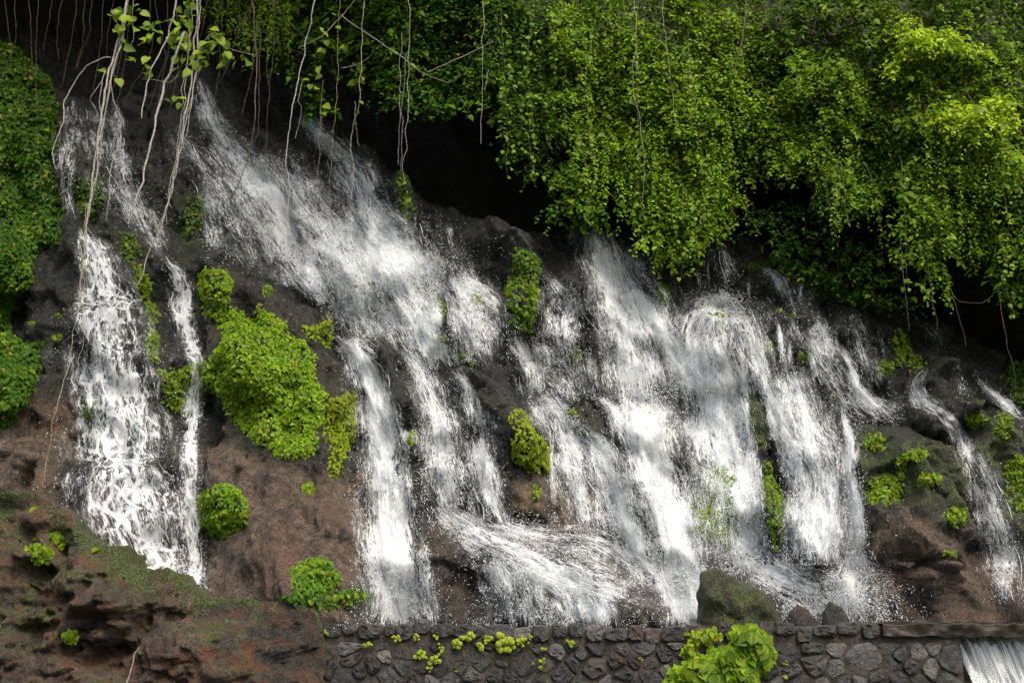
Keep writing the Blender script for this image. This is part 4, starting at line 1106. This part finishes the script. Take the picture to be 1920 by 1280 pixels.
for lab, (cx, cy, rx, ry) in [
    ('upper left tuft on the mossy right boulder', (1640, 832, 24, 20)), ('largest leafy clump on the mossy right boulder', (1655, 918, 40, 42)),
    ('small upright tuft right of the largest clump on the right boulder', (1690, 876, 13, 20)), ('flat tuft near the top middle of the right boulder', (1716, 852, 26, 11)),
    ('leafy tuft right of centre on the mossy right boulder', (1746, 896, 28, 14)), ('loose sprigs at the right side of the mossy right boulder', (1790, 965, 22, 20)),
    ('tiny sprig near the foot of the mossy right boulder', (1778, 1036, 14, 8)),
    ('left clump of leaves on the rock at the right edge', (1834, 784, 26, 15)), ('right clump of leaves on the rock at the right edge', (1884, 792, 20, 26)),
    ('small tuft below the wispy jet at the right', (1690, 650, 16, 34)),
    ('small tuft in the upper right trickles', (1440, 648, 12, 12)), ('tuft on top of a dark block in the upper right', (1460, 580, 10, 7)),
    ('tuft right of a dark block in the upper right', (1490, 588, 8, 12)), ('low tuft beneath the thin thread of water', (1512, 668, 18, 10)),
    ('tiny tuft under the middle dark rib', (768, 822, 11, 17)), ('tuft beside the diagonal chute', (1272, 720, 14, 20)),
    ('tuft on the dark knob below the leafy curtain', (1246, 548, 14, 22)), ('tuft between the curtain and the leaping fall', (1242, 606, 9, 10)),
    ('tuft left of the rounded rock with the leaping fall', (1352, 590, 20, 12)), ('sprig on the brown rock under the yellow green patch', (1006, 920, 8, 14)),
    ('tuft on the dark boulder left of the heaviest fall', (1072, 770, 10, 8)), ('tuft under the dark boulder left of the heaviest fall', (1084, 805, 10, 9)),
    ('sprig on top of the dark boulder above the largest mat', (500, 543, 12, 9)),
    ('green smear of leaves on the mossy middle rock face', (1078, 660, 12, 14)), ('tuft in the splashing stream of the middle', (895, 565, 24, 24)),
    ('tuft low behind the long leaning fall', (1510, 985, 14, 20)), ('small tuft below the right fan of drips', (1660, 690, 16, 16)),
    ('sprig at the left side of the mossy right boulder top', (1560, 740, 8, 8)),
    ('upper tuft on the bare dark rock beside the ivy', (110, 590, 9, 10)), ('lower tuft on the bare dark rock beside the ivy', (108, 628, 10, 8)), ('tuft left of the other two beside the ivy', (60, 607, 10, 7))]:
    leafy_mat(lab, ellipse(cx, cy, rx, ry, 10, 0.2), 1.1, (0.035, 0.065), 0.12, singles=6 if rx > 20 else 3, edge=4, group='small tufts growing on the wet rock', name='plant_tuft')
leafy_mat('bright green mat at the right edge below the small stream', [(1878, 870), (1905, 850), (1960, 850), (1960, 990), (1915, 960), (1890, 930)], 1.0, thick=0.16, singles=20)
leafy_mat('dark bushy ivy at the right edge above the small stream', [(1870, 700), (1900, 670), (1960, 680), (1960, 790), (1920, 760), (1890, 740)], 0.9, thick=0.2, lo=DK_LO, hi=DK_HI, singles=8)
leafy_mat('dim shrubby growth on the dark shelf above the upper right trickles', [(1395, 490), (1440, 482), (1520, 500), (1600, 520), (1650, 560), (1640, 590), (1560, 560), (1480, 520), (1410, 512)], 0.9, (0.05, 0.09), 0.25, DK_LO, DK_HI, 20)
leafy_mat('yellow green climbing leaves beside the wispy jet on the right', [(1668, 615), (1690, 612), (1712, 650), (1736, 680), (1720, 700), (1690, 680), (1672, 650)], 0.8, (0.04, 0.08), 0.18, YL_LO, YL_HI, 14)
def outcrop_y(px, py):
    q = at_y(np.array([px], float), np.array([py], float), np.array([-0.15]))[0]
    i = np.argmin(np.abs(Vr[0, :, 0] - q[0])); j = np.argmin(np.abs(Vr[:100, i, 2] - q[2]))
    return Vr[j, i, 1]
for lab, (cx, cy, rx, ry) in [('leafy tuft on top of the brown rock in the lower left', (96, 1004, 34, 26)), ('small tuft above the leafy one on the lower left rock', (66, 955, 8, 12)),
                              ('trailing sprigs below the leafy tuft on the lower left rock', (80, 1036, 30, 14)), ('tiny tuft near the stepped edge of the lower left rock', (180, 1028, 9, 6)), ('pale moss tuft on the face of the lower left rock', (132, 1190, 16, 12))]:
    leafy_mat(lab, ellipse(cx, cy, rx, ry, 10, 0.25), 0.9, (0.04, 0.075), 0.10, singles=8 if rx > 20 else 3, edge=5, y=outcrop_y(cx, cy) + 0.01, group='tufts on the lower left rock', name='plant_tuft')
# heart-leaved plant on the wall
leafy_mat('bushy bright green plant sprawling over the stone wall', [(1250, 1290), (1256, 1252), (1290, 1226), (1332, 1214), (1368, 1202), (1372, 1176), (1408, 1162), (1445, 1186), (1447, 1212), (1436, 1255), (1420, 1250), (1410, 1290)], 1.15, (0.075, 0.13), 0.30, (0.06, 0.14, 0.006), (0.19, 0.32, 0.014), 150, edge=4, y=-0.06, group='plants on the wall')
leafy_mat('wispy pale green sprig left of the bushy plant on the wall', [(1280, 1200), (1300, 1180), (1340, 1170), (1358, 1186), (1350, 1200), (1310, 1212), (1300, 1240), (1276, 1230)], 0.8, (0.04, 0.075), 0.14, YL_LO, YL_HI, 20, edge=5, y=-0.06, group='plants on the wall')

# yellow green moss cushions on the wall
def cushion(px, py, r, label):
    root_p = at_y(np.array([px], float), np.array([py], float), np.array([-0.06]))[0]
    parts = []
    nb = max(5, int(r * 1.1))
    for i in range(nb):
        c = np.array([rng.normal(0, r * 0.36), rng.normal(0, r * 0.1), rng.normal(0, r * 0.28)]) / 155.0
        rad = r / 155.0 * rng.uniform(0.18, 0.36)
        nu_, nv_ = 10, 7
        th = np.linspace(0, 2 * math.pi, nu_, endpoint=False); ph = np.linspace(0.02, math.pi - 0.02, nv_)
        T_, H_ = np.meshgrid(th, ph)
        D = np.stack([np.sin(H_) * np.cos(T_), 0.8 * np.sin(H_) * np.sin(T_), np.cos(H_)], -1).reshape(-1, 3)
        Vc = c + D * rad * (1 + 0.16 * fbm(D[:, 0] * 2.4 + i, D[:, 2] * 2.4, D[:, 1] * 2.4, 700 + i, 2))[:, None]
        ii = np.arange(nv_ - 1)[:, None] * nu_; jj = np.arange(nu_)[None]
        parts.append((Vc, np.stack([ii + jj, ii + nu_ + jj, ii + nu_ + (jj + 1) % nu_, ii + (jj + 1) % nu_], -1).reshape(-1, 4)))
    Vc, Fc = join(parts)
    o = link('moss_cushion', mesh_np('moss_cushion', Vc, Fc, True), M_MOSS); o.location = root_p
    tag(o, label, 'moss', 'moss cushions on the wall')
for px, py, r, lab in [(611, 1187, 7, 'round moss cushion at the left end of the wall beside the rock'), (745, 1196, 10, 'flat moss cushion under the coping, leftmost of the upper row'), (780, 1194, 9, 'moss cushion second in the upper row under the coping'),
                       (816, 1193, 9, 'narrow moss strip third in the upper row under the coping'), (788, 1228, 14, 'lower left moss cushion on a dark stone'), (812, 1236, 14, 'moss cushion with a drooping tail beside the lower left one'), (806, 1252, 8, 'small drooping moss tail lowest on the left of the wall'),
                       (828, 1215, 9, 'moss cushion on a slanting twig on the wall'), (860, 1205, 15, 'large moss cushion left of the orange stain'), (878, 1194, 14, 'large high moss cushion under the coping'), (900, 1214, 12, 'moss cushion between the two orange stains'),
                       (915, 1198, 12, 'flat moss cushion left of the largest one'), (946, 1204, 22, 'largest lumpy moss cushion in the middle of the wall'), (978, 1203, 13, 'moss cushion right of the largest one'), (993, 1194, 7, 'small high moss cushion right of the largest one'),
                       (1020, 1217, 8, 'small moss cushion at the right of the orange stain'), (1016, 1238, 9, 'moss cushion hanging below the right orange stain'), (1012, 1250, 7, 'lowest moss cushion below the right orange stain'), (1000, 1242, 6, 'little moss cushion left of the hanging ones'), (1070, 1205, 11, 'lone moss cushion under the grey coping stones'),
                       (1200, 1236, 6, 'tiny lone moss dot left of the bushy plant'), (1474, 1244, 6, 'upper tiny moss dot right of the bushy plant'), (1472, 1270, 7, 'lower tiny moss dot right of the bushy plant'), (855, 1258, 5, 'tiny moss dot low in the middle of the wall'), (690, 1207, 9, 'brownish moss cushion near the left end of the wall')]:
    cushion(px, py, r, lab)

# ------------------------------------------------------------------ the hanging vegetation above
def yover(px):
    q = pix_xz(np.stack([np.asarray(px, float), np.full(np.shape(px), 300.0)], -1))
    return np.interp(q[:, 0], GX, YOVER[0])

def thicket(label, poly, sprigs, lo, hi, cat='vine', leaf=(0.05, 0.095), bulge=0.7, name='vine_mass', nl=(8, 15), edge=22, singles=60, yellow=0.03, wide=1.0, stems=14, depth_min=0.05, hang=1.0, lumps=75.0, group='masses of creepers on the overhang'):
    sprigs = int(sprigs * 1.25)
    q = sample_poly(poly, sprigs, edge, int(poly[0][0]) + sprigs)
    px, py = q[:, 0], q[:, 1]
    t, d = cast(px, py); yc = CAM[1] + d[:, 1] * t
    lump = fbm(px / lumps, py / lumps, 0, int(sprigs) % 97, 3)
    y = np.minimum(yc, yover(px)) - depth_min - bulge * np.clip(0.45 + 0.55 * lump, 0, 1.2) * rng.uniform(0.45, 1.0, sprigs) ** 0.7
    P0 = at_y(px, py, y)
    n = nl[1]
    cnt = rng.integers(nl[0], nl[1] + 1, sprigs)
    az = rng.normal(0, 0.9, sprigs)
    d0 = np.stack([np.sin(az) * 0.8, -np.abs(np.cos(az)) * 0.8, rng.uniform(-0.5, 0.35, sprigs)], -1)
    step = rng.uniform(0.026, 0.042, sprigs)
    Pk = P0.copy(); D = unit(d0)
    Ps, As, Ns, Ss, Cs = [], [], [], [], []
    sz = rng.uniform(leaf[0], leaf[1], sprigs)
    bias = np.clip(0.40 + 0.30 * lump + rng.normal(0, 0.16, sprigs), 0, 1)
    stem_pts = [P0.copy()]
    for k in range(n):
        ok = (k < cnt) & (rng.random(sprigs) > 0.2)
        Pk = Pk + D * step[:, None]
        D = unit(D + np.array([0, 0.02, -0.13 * hang]) + rng.normal(0, 0.05 if hang > 2 else 0.10, (sprigs, 3)))
        side = unit(np.cross(D, np.array([0, -0.35, 1.0])) + 1e-6) * (1 if k % 2 else -1)
        ax = side * 0.85 + D * 0.45 + np.array([0, -0.25, -0.30]) + rng.normal(0, 0.34, (sprigs, 3))
        nm = unit(np.array([0, -0.62, 0.78]) + rng.normal(0, 0.28, (sprigs, 3)))
        Ps.append(Pk[ok] + rng.normal(0, 0.014, (int(ok.sum()), 3))); As.append(ax[ok]); Ns.append(nm[ok]); Ss.append((sz * rng.uniform(0.55, 1.25, sprigs) * (0.72 + 0.4 * math.sin(math.pi * (k + 0.5) / n)))[ok])
        Cs.append(tints(int(ok.sum()), lo, hi, yellow, bias[ok]))
        stem_pts.append(Pk.copy())
    P, A, Nn, S_, C_ = map(np.concatenate, (Ps, As, Ns, Ss, Cs))
    root = thing(name, label, cat, P[np.argmax(P[:, 2])], group)
    sel = np.zeros(len(P), bool)
    if singles:
        sc_ = S_ - 0.06 * P[:, 1] + 0.03 * rng.random(len(P)); sel[np.argsort(-sc_)[:singles]] = True
    Vv, Ff, Cc = leaf_arrays(rel(P[~sel], root), A[~sel], Nn[~sel], S_[~sel], C_[~sel], wide)
    link('foliage', mesh_np('foliage', Vv, Ff, False, Cc), M_LEAF, root, 'stuff')
    if singles: place_leaves(root, P[sel], A[sel], Nn[sel], S_[sel] * 1.1)
    # main stems running back up to the rock
    for i in rng.choice(sprigs, min(stems, sprigs), False):
        a = P0[i]; top = np.array([a[0] + rng.normal(0, 0.15), 0, a[2] + rng.uniform(0.5, 1.4)]); top[1] = min(cliff_y(top[0], top[2]), a[1] + 0.8)
        mid = 0.5 * (a + top) + np.array([rng.normal(0, 0.08), -0.08, 0])
        Pt = catmull(np.vstack([top, mid, a, a + np.array([rng.normal(0, 0.05), -0.05, -rng.uniform(0.2, 0.5)])]), 0.12)
        v_, f_ = tube(Pt, np.linspace(0.010, 0.004, len(Pt)), 4)
        link('stem', mesh_np('stem', rel(v_, root), f_), M_ROOT if rng.random() < 0.6 else M_VINE, root)
    return root

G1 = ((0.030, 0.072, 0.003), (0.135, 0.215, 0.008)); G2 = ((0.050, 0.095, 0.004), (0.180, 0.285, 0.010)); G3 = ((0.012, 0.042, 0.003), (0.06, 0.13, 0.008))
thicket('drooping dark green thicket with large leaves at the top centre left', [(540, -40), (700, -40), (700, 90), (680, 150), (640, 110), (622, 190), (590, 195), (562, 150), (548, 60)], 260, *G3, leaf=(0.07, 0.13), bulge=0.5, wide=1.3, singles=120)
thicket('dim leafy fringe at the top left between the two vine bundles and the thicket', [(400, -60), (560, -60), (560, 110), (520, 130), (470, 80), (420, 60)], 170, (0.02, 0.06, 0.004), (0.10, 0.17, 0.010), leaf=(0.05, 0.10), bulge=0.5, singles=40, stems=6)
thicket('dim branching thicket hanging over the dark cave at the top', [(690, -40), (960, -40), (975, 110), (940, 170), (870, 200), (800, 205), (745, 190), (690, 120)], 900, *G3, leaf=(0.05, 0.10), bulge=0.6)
thicket('mid green creepers left of the leafy curtain, thinning downward', [(930, -40), (1080, -40), (1085, 150), (1040, 290), (1010, 330), (960, 280), (940, 200), (905, 120)], 560, (0.02, 0.06, 0.004), (0.10, 0.18, 0.010), bulge=0.6, singles=80)
thicket('dense upper half of the leafy curtain in yellow green', [(1050, -40), (1260, -40), (1350, 60), (1350, 220), (1280, 260), (1180, 250), (1090, 190), (1040, 90)], 1500, *G2, bulge=0.8, singles=80)
thicket('long hanging fringe of the leafy curtain over the tall fall', [(1050, 170), (1130, 200), (1240, 230), (1350, 200), (1372, 330), (1345, 420), (1300, 470), (1240, 480), (1190, 400), (1160, 330), (1110, 310), (1070, 260)], 1250, *G2, bulge=0.6, hang=1.6, singles=80)
thicket('clump of rounder leaves at the foot of the leafy curtain', [(1040, 330), (1090, 300), (1140, 330), (1130, 400), (1100, 420), (1050, 390)], 130, (0.04, 0.10, 0.01), (0.13, 0.23, 0.02), leaf=(0.06, 0.11), bulge=0.5, wide=1.3, hang=1.6, singles=60)
thicket('thin yellow green scrub on bare earth at the top right of centre', [(1250, -40), (1420, -40), (1480, 120), (1490, 250), (1440, 330), (1370, 280), (1330, 120)], 1150, *G2, bulge=0.5, singles=50, edge=40)
thicket('tuft of creeper reaching down beside the bare earth hollow', [(1400, 200), (1500, 180), (1520, 280), (1470, 320), (1440, 270)], 260, *G2, bulge=0.6, singles=40)
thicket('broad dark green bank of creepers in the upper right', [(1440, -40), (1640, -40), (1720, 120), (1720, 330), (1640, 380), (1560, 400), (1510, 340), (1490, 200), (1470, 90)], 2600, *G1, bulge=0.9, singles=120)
thicket('brightest yellow green creepers at the right, with sunlight painted into the leaf colour', [(1640, 20), (1720, 40), (1780, 90), (1860, 110), (1880, 230), (1800, 300), (1740, 250), (1690, 140)], 1200, (0.10, 0.16, 0.005), (0.33, 0.42, 0.014), bulge=0.9, singles=80, depth_min=0.15)  # sunlit look is put into the paler leaf colours
thicket('darker green creepers in the top right corner', [(1640, -40), (1980, -40), (2250, -40), (2250, 140), (1880, 130), (1780, 110), (1700, 60)], 1900, *G1, bulge=0.6, singles=40)  # darker green palette shared with the broad bank
thicket('leafy green bank along the right edge', [(1850, 100), (2250, 100), (2250, 420), (1880, 380), (1800, 330), (1830, 200)], 1800, *G2, bulge=0.9, singles=80)
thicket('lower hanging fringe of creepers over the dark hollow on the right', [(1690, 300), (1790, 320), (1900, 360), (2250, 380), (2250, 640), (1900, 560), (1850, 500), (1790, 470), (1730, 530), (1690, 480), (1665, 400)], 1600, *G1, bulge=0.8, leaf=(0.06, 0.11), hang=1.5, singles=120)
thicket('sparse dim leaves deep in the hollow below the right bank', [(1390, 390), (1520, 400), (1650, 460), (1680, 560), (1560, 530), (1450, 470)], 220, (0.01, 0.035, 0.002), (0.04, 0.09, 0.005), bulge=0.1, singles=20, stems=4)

for lab, poly, ns, pal, y_ in [
    ('long trailing strands down the left half of the leafy curtain', [(1040, -40), (1190, -40), (1190, 300), (1150, 330), (1080, 260), (1045, 160)], 150, G2, 0.5),
    ('long trailing strands down the right half of the leafy curtain', [(1190, -40), (1370, -40), (1370, 330), (1300, 380), (1230, 360), (1190, 280)], 180, G2, 0.5),
    ('thin trailing strands over the dark cave left of the curtain', [(880, -40), (1040, -40), (1030, 190), (980, 200), (920, 130)], 90, G3, 0.4),
    ('trailing strands hanging from the broad dark green bank', [(1480, 100), (1700, 100), (1720, 330), (1640, 360), (1540, 330)], 70, G1, 0.8),
    ('trailing strands along the right edge of the view', [(1700, 150), (1960, 150), (1960, 430), (1850, 420), (1720, 380)], 80, G2, 0.8),
    ('scattered trailing sprigs along the top left of the thicket', [(380, -60), (560, -60), (560, 40), (480, 60), (400, 30)], 60, ((0.05, 0.10, 0.006), (0.16, 0.24, 0.012)), 1.2)]:
    thicket(lab, poly, ns, *pal, bulge=y_, nl=(18, 34), hang=3.2, leaf=(0.045, 0.08), singles=40, stems=8, depth_min=0.30, edge=14, name='trailing_vine')

# near vines with pale bark, hanging in front on the left
VY = 0.3
def vine(label, lines, radius, y=VY, mat=None, leaves=(), lsize=(0.10, 0.17), name='hanging_vine', group='vines and roots hanging from the overhang', wob=1.5, blade=None):
    allp = []
    W0 = None
    for i, P in enumerate(lines):
        P_ = np.asarray(P, float); C = 0.35 * catmull(P_, 9.0); L_ = np.concatenate([[0], np.cumsum(np.linalg.norm(np.diff(P_, axis=0), axis=1))])
        cc = catmull(P_, 9.0); sl = np.concatenate([[0], np.cumsum(np.linalg.norm(np.diff(cc, axis=0), axis=1))]); sl = sl / sl[-1] * L_[-1]
        C = C + 0.65 * np.stack([np.interp(sl, L_, P_[:, 0]), np.interp(sl, L_, P_[:, 1])], -1)
        C = C + wob * np.stack([1.6 * fbm(np.arange(len(C)) * 0.35 + P[0][0], 0 * C[:, 0] + i, 0, 800, 3), 0 * C[:, 0]], -1)
        Wp = at_y(C[:, 0], C[:, 1], y + 0.06 * fbm(np.arange(len(C)) * 0.08, 0 * C[:, 0] + i * 3.3, 0, 810, 2))
        if W0 is None: W0 = Wp
        r = radius[i] if isinstance(radius, (list, tuple)) else radius
        r = r * (0.62 if r < 0.012 else 0.85)
        allp.append((Wp, r))
    root = thing(name, label, 'vine', allp[0][0][0], group)
    for Wp, r in allp:
        v_, f_ = tube(Wp, r * np.linspace(1.0, 0.55, len(Wp)) * (1 + 0.15 * noise(np.arange(len(Wp)) * 0.8, 0 * Wp[:, 0])), 6)
        link('stem', mesh_np('stem', rel(v_, root), f_, True), mat or M_VINE, root)
    if len(leaves):
        L = np.array(leaves, float); n = len(L)
        P = at_y(L[:, 0], L[:, 1], y + rng.normal(-0.03, 0.06, n))
        ax = np.stack([rng.normal(0, 0.6, n), rng.normal(-0.25, 0.3, n), rng.normal(-0.7, 0.35, n)], -1)
        nm = unit(np.stack([rng.normal(0, 0.45, n), np.full(n, -0.65), rng.normal(0.6, 0.3, n)], -1))
        place_leaves(root, P, ax, nm, rng.uniform(*lsize, n), blade or BLADE_V)
    return root

def around(pts, k, s):
    return [(x + rng.normal(0, s), y + rng.normal(0, s)) for x, y in pts for _ in range(k)]
vine('thick pale vine with crooked white side branches, leftmost of the hanging vines', [
    [(262, -140), (250, -60), (240, 0), (226, 60), (207, 130), (192, 200), (184, 260), (174, 330), (164, 420), (158, 480)],
    [(207, 108), (196, 108), (162, 124), (142, 152), (122, 188), (120, 228), (101, 268), (97, 288), (107, 318)],
    [(107, 318), (112, 305), (121, 294)],
    [(208, 150), (214, 190), (228, 230), (221, 278), (208, 312), (203, 370), (200, 412)],
    [(196, 130), (187, 200), (190, 272), (182, 335), (170, 380), (160, 425)],
    [(190, 150), (172, 180), (168, 190), (182, 212), (176, 232)],
    [(238, 0), (232, 60), (212, 130), (200, 200), (188, 260), (178, 330), (168, 400)], [(244, -60), (236, 40), (214, 120), (205, 160), (196, 230), (180, 300)], [(225, 80), (214, 140), (218, 145)], [(250, 0), (248, 80), (240, 90)]],
    [0.022, 0.012, 0.007, 0.011, 0.011, 0.009, 0.014, 0.010, 0.008, 0.006],
    leaves=around([(206, 34), (228, 52), (222, 66), (256, 15), (250, 35), (198, 140), (240, 95), (218, 20), (235, 30)], 3, 7), y=0.2)
vine('straight bare vine hanging between the two vine bundles at left', [
    [(345, -140), (335, -60), (326, 30), (306, 90), (286, 130), (272, 166), (266, 222)], [(345, 60), (326, 112), (300, 190), (286, 260), (266, 340), (240, 420)]], [0.016, 0.022],
    leaves=around([(262, 78), (278, 62), (275, 118), (292, 140), (290, 52), (268, 40)], 2, 7), y=0.1)
vine('bundle of pale vines with a yellow green leaf cluster, hanging at left', [
    [(372, -140), (372, 0), (364, 80), (358, 150), (345, 220), (335, 280), (322, 360), (302, 420), (282, 470), (258, 535)],
    [(380, -60), (372, 60), (366, 140), (352, 210), (338, 280), (318, 370), (298, 440)],
    [(362, 20), (352, 120), (340, 170), (346, 200), (336, 270), (322, 330), (316, 370), (322, 390)],
    [(366, 100), (384, 78), (400, 60), (430, 92), (478, 104)],
    [(335, 140), (320, 155), (290, 150), (262, 148)], [(355, 60), (350, 150), (340, 240), (330, 300), (314, 380), (290, 450)], [(376, 80), (362, 170), (352, 240), (330, 320), (310, 400), (312, 420)]], [0.015, 0.013, 0.010, 0.008, 0.007, 0.010, 0.009],
    leaves=around([(330, 85), (345, 100), (338, 118), (325, 60), (352, 60), (370, 108), (384, 100), (372, 120), (340, 45), (345, 25), (360, 12), (410, 80), (420, 104), (442, 112), (402, 58), (332, 192), (300, 60), (350, 40), (336, 70), (378, 88)], 4, 9), y=0.3)
vine('very long thin straw coloured vine trailing down past the leftmost fall', [
    [(160, 420), (158, 480), (150, 560), (138, 620), (127, 690), (108, 750), (98, 800), (86, 870), (83, 910)]], 0.011, y=0.25, mat=M_STRAW)
vine('thin vine trailing down the left side of the lacy fall', [[(162, 380), (160, 470), (156, 560), (155, 640), (140, 720)]], 0.007, y=0.6, mat=M_STRAW)
vine('knotted brown root bundle hanging just right of the leaf cluster', [
    [(476, -140), (474, -20), (478, 60), (480, 150), (478, 220), (466, 290), (446, 350), (432, 372)], [(482, 40), (474, 120), (462, 180), (452, 215)], [(500, 90), (498, 130), (502, 160)], [(488, 60), (486, 160), (482, 250), (470, 300)]], [0.016, 0.009, 0.008, 0.009], y=1.3, mat=M_ROOT)
vine('pale wavy vine dangling before the highest stream', [
    [(600, -140), (590, 0), (566, 120), (546, 200), (541, 260), (536, 300), (543, 340), (540, 400), (543, 435)], [(566, 150), (560, 190), (568, 200), (552, 260)]], [0.013, 0.008], y=1.2,
    leaves=around([(600, 60), (612, 90), (605, 150), (615, 190), (620, 30), (560, 150), (640, 90)], 3, 11), lsize=(0.08, 0.15))
vine('slender pale vine with a few yellow leaves dangling over the broad stream', [
    [(686, -140), (682, 0), (678, 100), (672, 200), (659, 260), (664, 320), (658, 372)], [(668, 190), (668, 250), (674, 275)]], [0.010, 0.006], y=1.4,
    leaves=[(674, 190), (672, 208), (670, 230), (680, 145)], lsize=(0.06, 0.09))
vine('tangle of fine roots hanging to the green rock tip', [
    [(764, -140), (768, 20), (766, 130), (766, 200), (760, 250), (763, 280), (753, 315), (758, 340)], [(760, 100), (754, 200), (752, 320)], [(752, 60), (750, 200), (748, 310)]], [0.009, 0.006, 0.006], y=1.6, mat=M_VINE)
vine('straight dark root hanging left of the pale wavy vine', [[(520, -140), (512, 60), (505, 180), (498, 300), (492, 385)]], 0.008, y=1.6, mat=M_ROOT)
vine('hair thin root over the broad stream, left of the slender pale vine', [[(640, -140), (634, 100), (628, 200), (622, 300), (614, 410)]], 0.006, y=1.6, mat=M_STRAW)
vine('hair thin root ending above the bright waterfall', [[(604, 150), (598, 300), (590, 400), (582, 520)]], 0.005, y=1.6, mat=M_STRAW)
vine('thin root dropping over the dark cave', [[(905, -60), (906, 100), (905, 170), (902, 220), (900, 270)], [(918, 130), (908, 170)]], 0.008, y=2.0, mat=M_VINE)
vine('long bare twig arching across the top centre thicket', [[(640, 30), (700, 70), (760, 112), (800, 140), (842, 156)], [(800, 136), (860, 110), (900, 90), (925, 78)], [(640, 128), (670, 122), (692, 108)], [(560, 90), (600, 70), (640, 30), (680, -20)]], 0.010, y=1.5, mat=M_VINE, name='bare_twig')
vine('thin bare twigs crossing above the knotted root bundle', [[(470, 70), (520, 80), (570, 60), (620, 20), (650, -20)], [(480, 50), (540, 90), (600, 110)], [(500, 0), (560, 60), (610, 100)]], 0.007, y=1.5, mat=M_ROOT, name='bare_twig')

for i_, px_ in enumerate(np.linspace(15, 470, 24)):
    L_ = rng.uniform(90, 230)
    vine('thin dim root hanging in the dark at the top left', [[(px_ + 8, -120), (px_ + rng.normal(0, 5), 0), (px_ + rng.normal(-6, 8), L_ * 0.5), (px_ + rng.normal(-14, 10), L_)]], 0.008, y=2.3, mat=M_ROOT, name='hanging_root', group='thin dim roots at the top left')
# leafy strands hanging singly, each with its own leaves
def strand(label, P, nleaf, y, lsize=(0.05, 0.085), r=0.006):
    C = catmull(np.asarray(P, float), 6.0)
    idx = np.sort(rng.choice(np.arange(len(C)), nleaf, True))
    lv = [(C[i, 0] + rng.normal(0, 8), C[i, 1] + rng.normal(0, 4)) for i in idx]
    return vine(label, [P], r, y=y, leaves=lv, lsize=lsize, mat=M_GSTEM, blade=BLADE, name='leafy_strand', group='leafy strands hanging from the overhang')
strand('leafy strand hanging leftmost of the two over the dark cave', [(930, -40), (945, 100), (948, 200), (952, 270), (950, 330)], 60, 1.9)
strand('leafy strand hanging right of its twin over the dark cave', [(995, -40), (992, 100), (990, 200), (996, 280), (1002, 345)], 80, 1.9)
strand('leafy strand with yellowing leaves at the left edge of the curtain', [(1110, 60), (1100, 130), (1098, 200), (1104, 250), (1096, 300), (1110, 360), (1100, 420)], 100, 1.7)
strand('long leafy strand down the middle of the curtain', [(1195, 0), (1192, 150), (1200, 260), (1196, 340), (1210, 420), (1200, 460)], 80, 1.7)
strand('leafy strand at the right edge of the curtain ending over the small dim falls', [(1290, 60), (1300, 200), (1330, 300), (1320, 400), (1285, 470), (1280, 520)], 90, 1.7)
strand('short leafy strand below the right bank, left', [(1575, 330), (1570, 380), (1572, 415)], 24, 1.5)
strand('leafy strand down the right side of the lower fringe', [(1890, 250), (1880, 330), (1890, 420), (1885, 520), (1900, 590)], 60, 1.4)
strand('leafy strand at the left side of the lower fringe', [(1690, 330), (1700, 420), (1698, 500), (1706, 545)], 50, 1.4)
for lab, P, r in [
    ('pale thread root down the leafy curtain, left', [(1188, -40), (1192, 60), (1186, 150), (1200, 230), (1208, 320), (1206, 380)], 0.006),
    ('pale thread root down the leafy curtain, right', [(1240, -40), (1250, 100), (1262, 180), (1268, 250)], 0.006),
    ('thin bare trunk leaning on the bare earth at top right', [(1402, -40), (1396, 40), (1386, 100), (1376, 140)], 0.018),
    ('thin root below the broad right bank', [(1548, 320), (1552, 370), (1562, 415)], 0.008),
    ('pair of roots below the middle of the right bank', [(1580, 330), (1586, 390), (1592, 425)], 0.008),
    ('long root hanging left in the right hollow', [(1690, 430), (1692, 500), (1700, 560), (1704, 620)], 0.008),
    ('long root hanging in the middle of the right hollow', [(1740, 480), (1750, 560), (1756, 620)], 0.007),
    ('root curling down over the dark rock on the right', [(1770, 500), (1790, 560), (1800, 600), (1812, 650)], 0.007),
    ('long greenish root falling along the right edge', [(1870, 540), (1885, 620), (1896, 680), (1908, 740)], 0.008),
    ('root swinging out at the bottom of the right fringe', [(1780, 540), (1800, 565), (1840, 568), (1862, 552)], 0.008)]:
    vine(lab, [P], r, y=1.45, mat=M_VINE if 'pale' in lab else M_ROOT, name='hanging_root')

# twig and a stick on the lower left rock
vine('pale bent stick standing on the lower left rock', [[(238, 1280), (246, 1250), (252, 1225), (262, 1212)]], 0.012, y=-0.95, mat=M_VINE, name='stick', group='sticks')
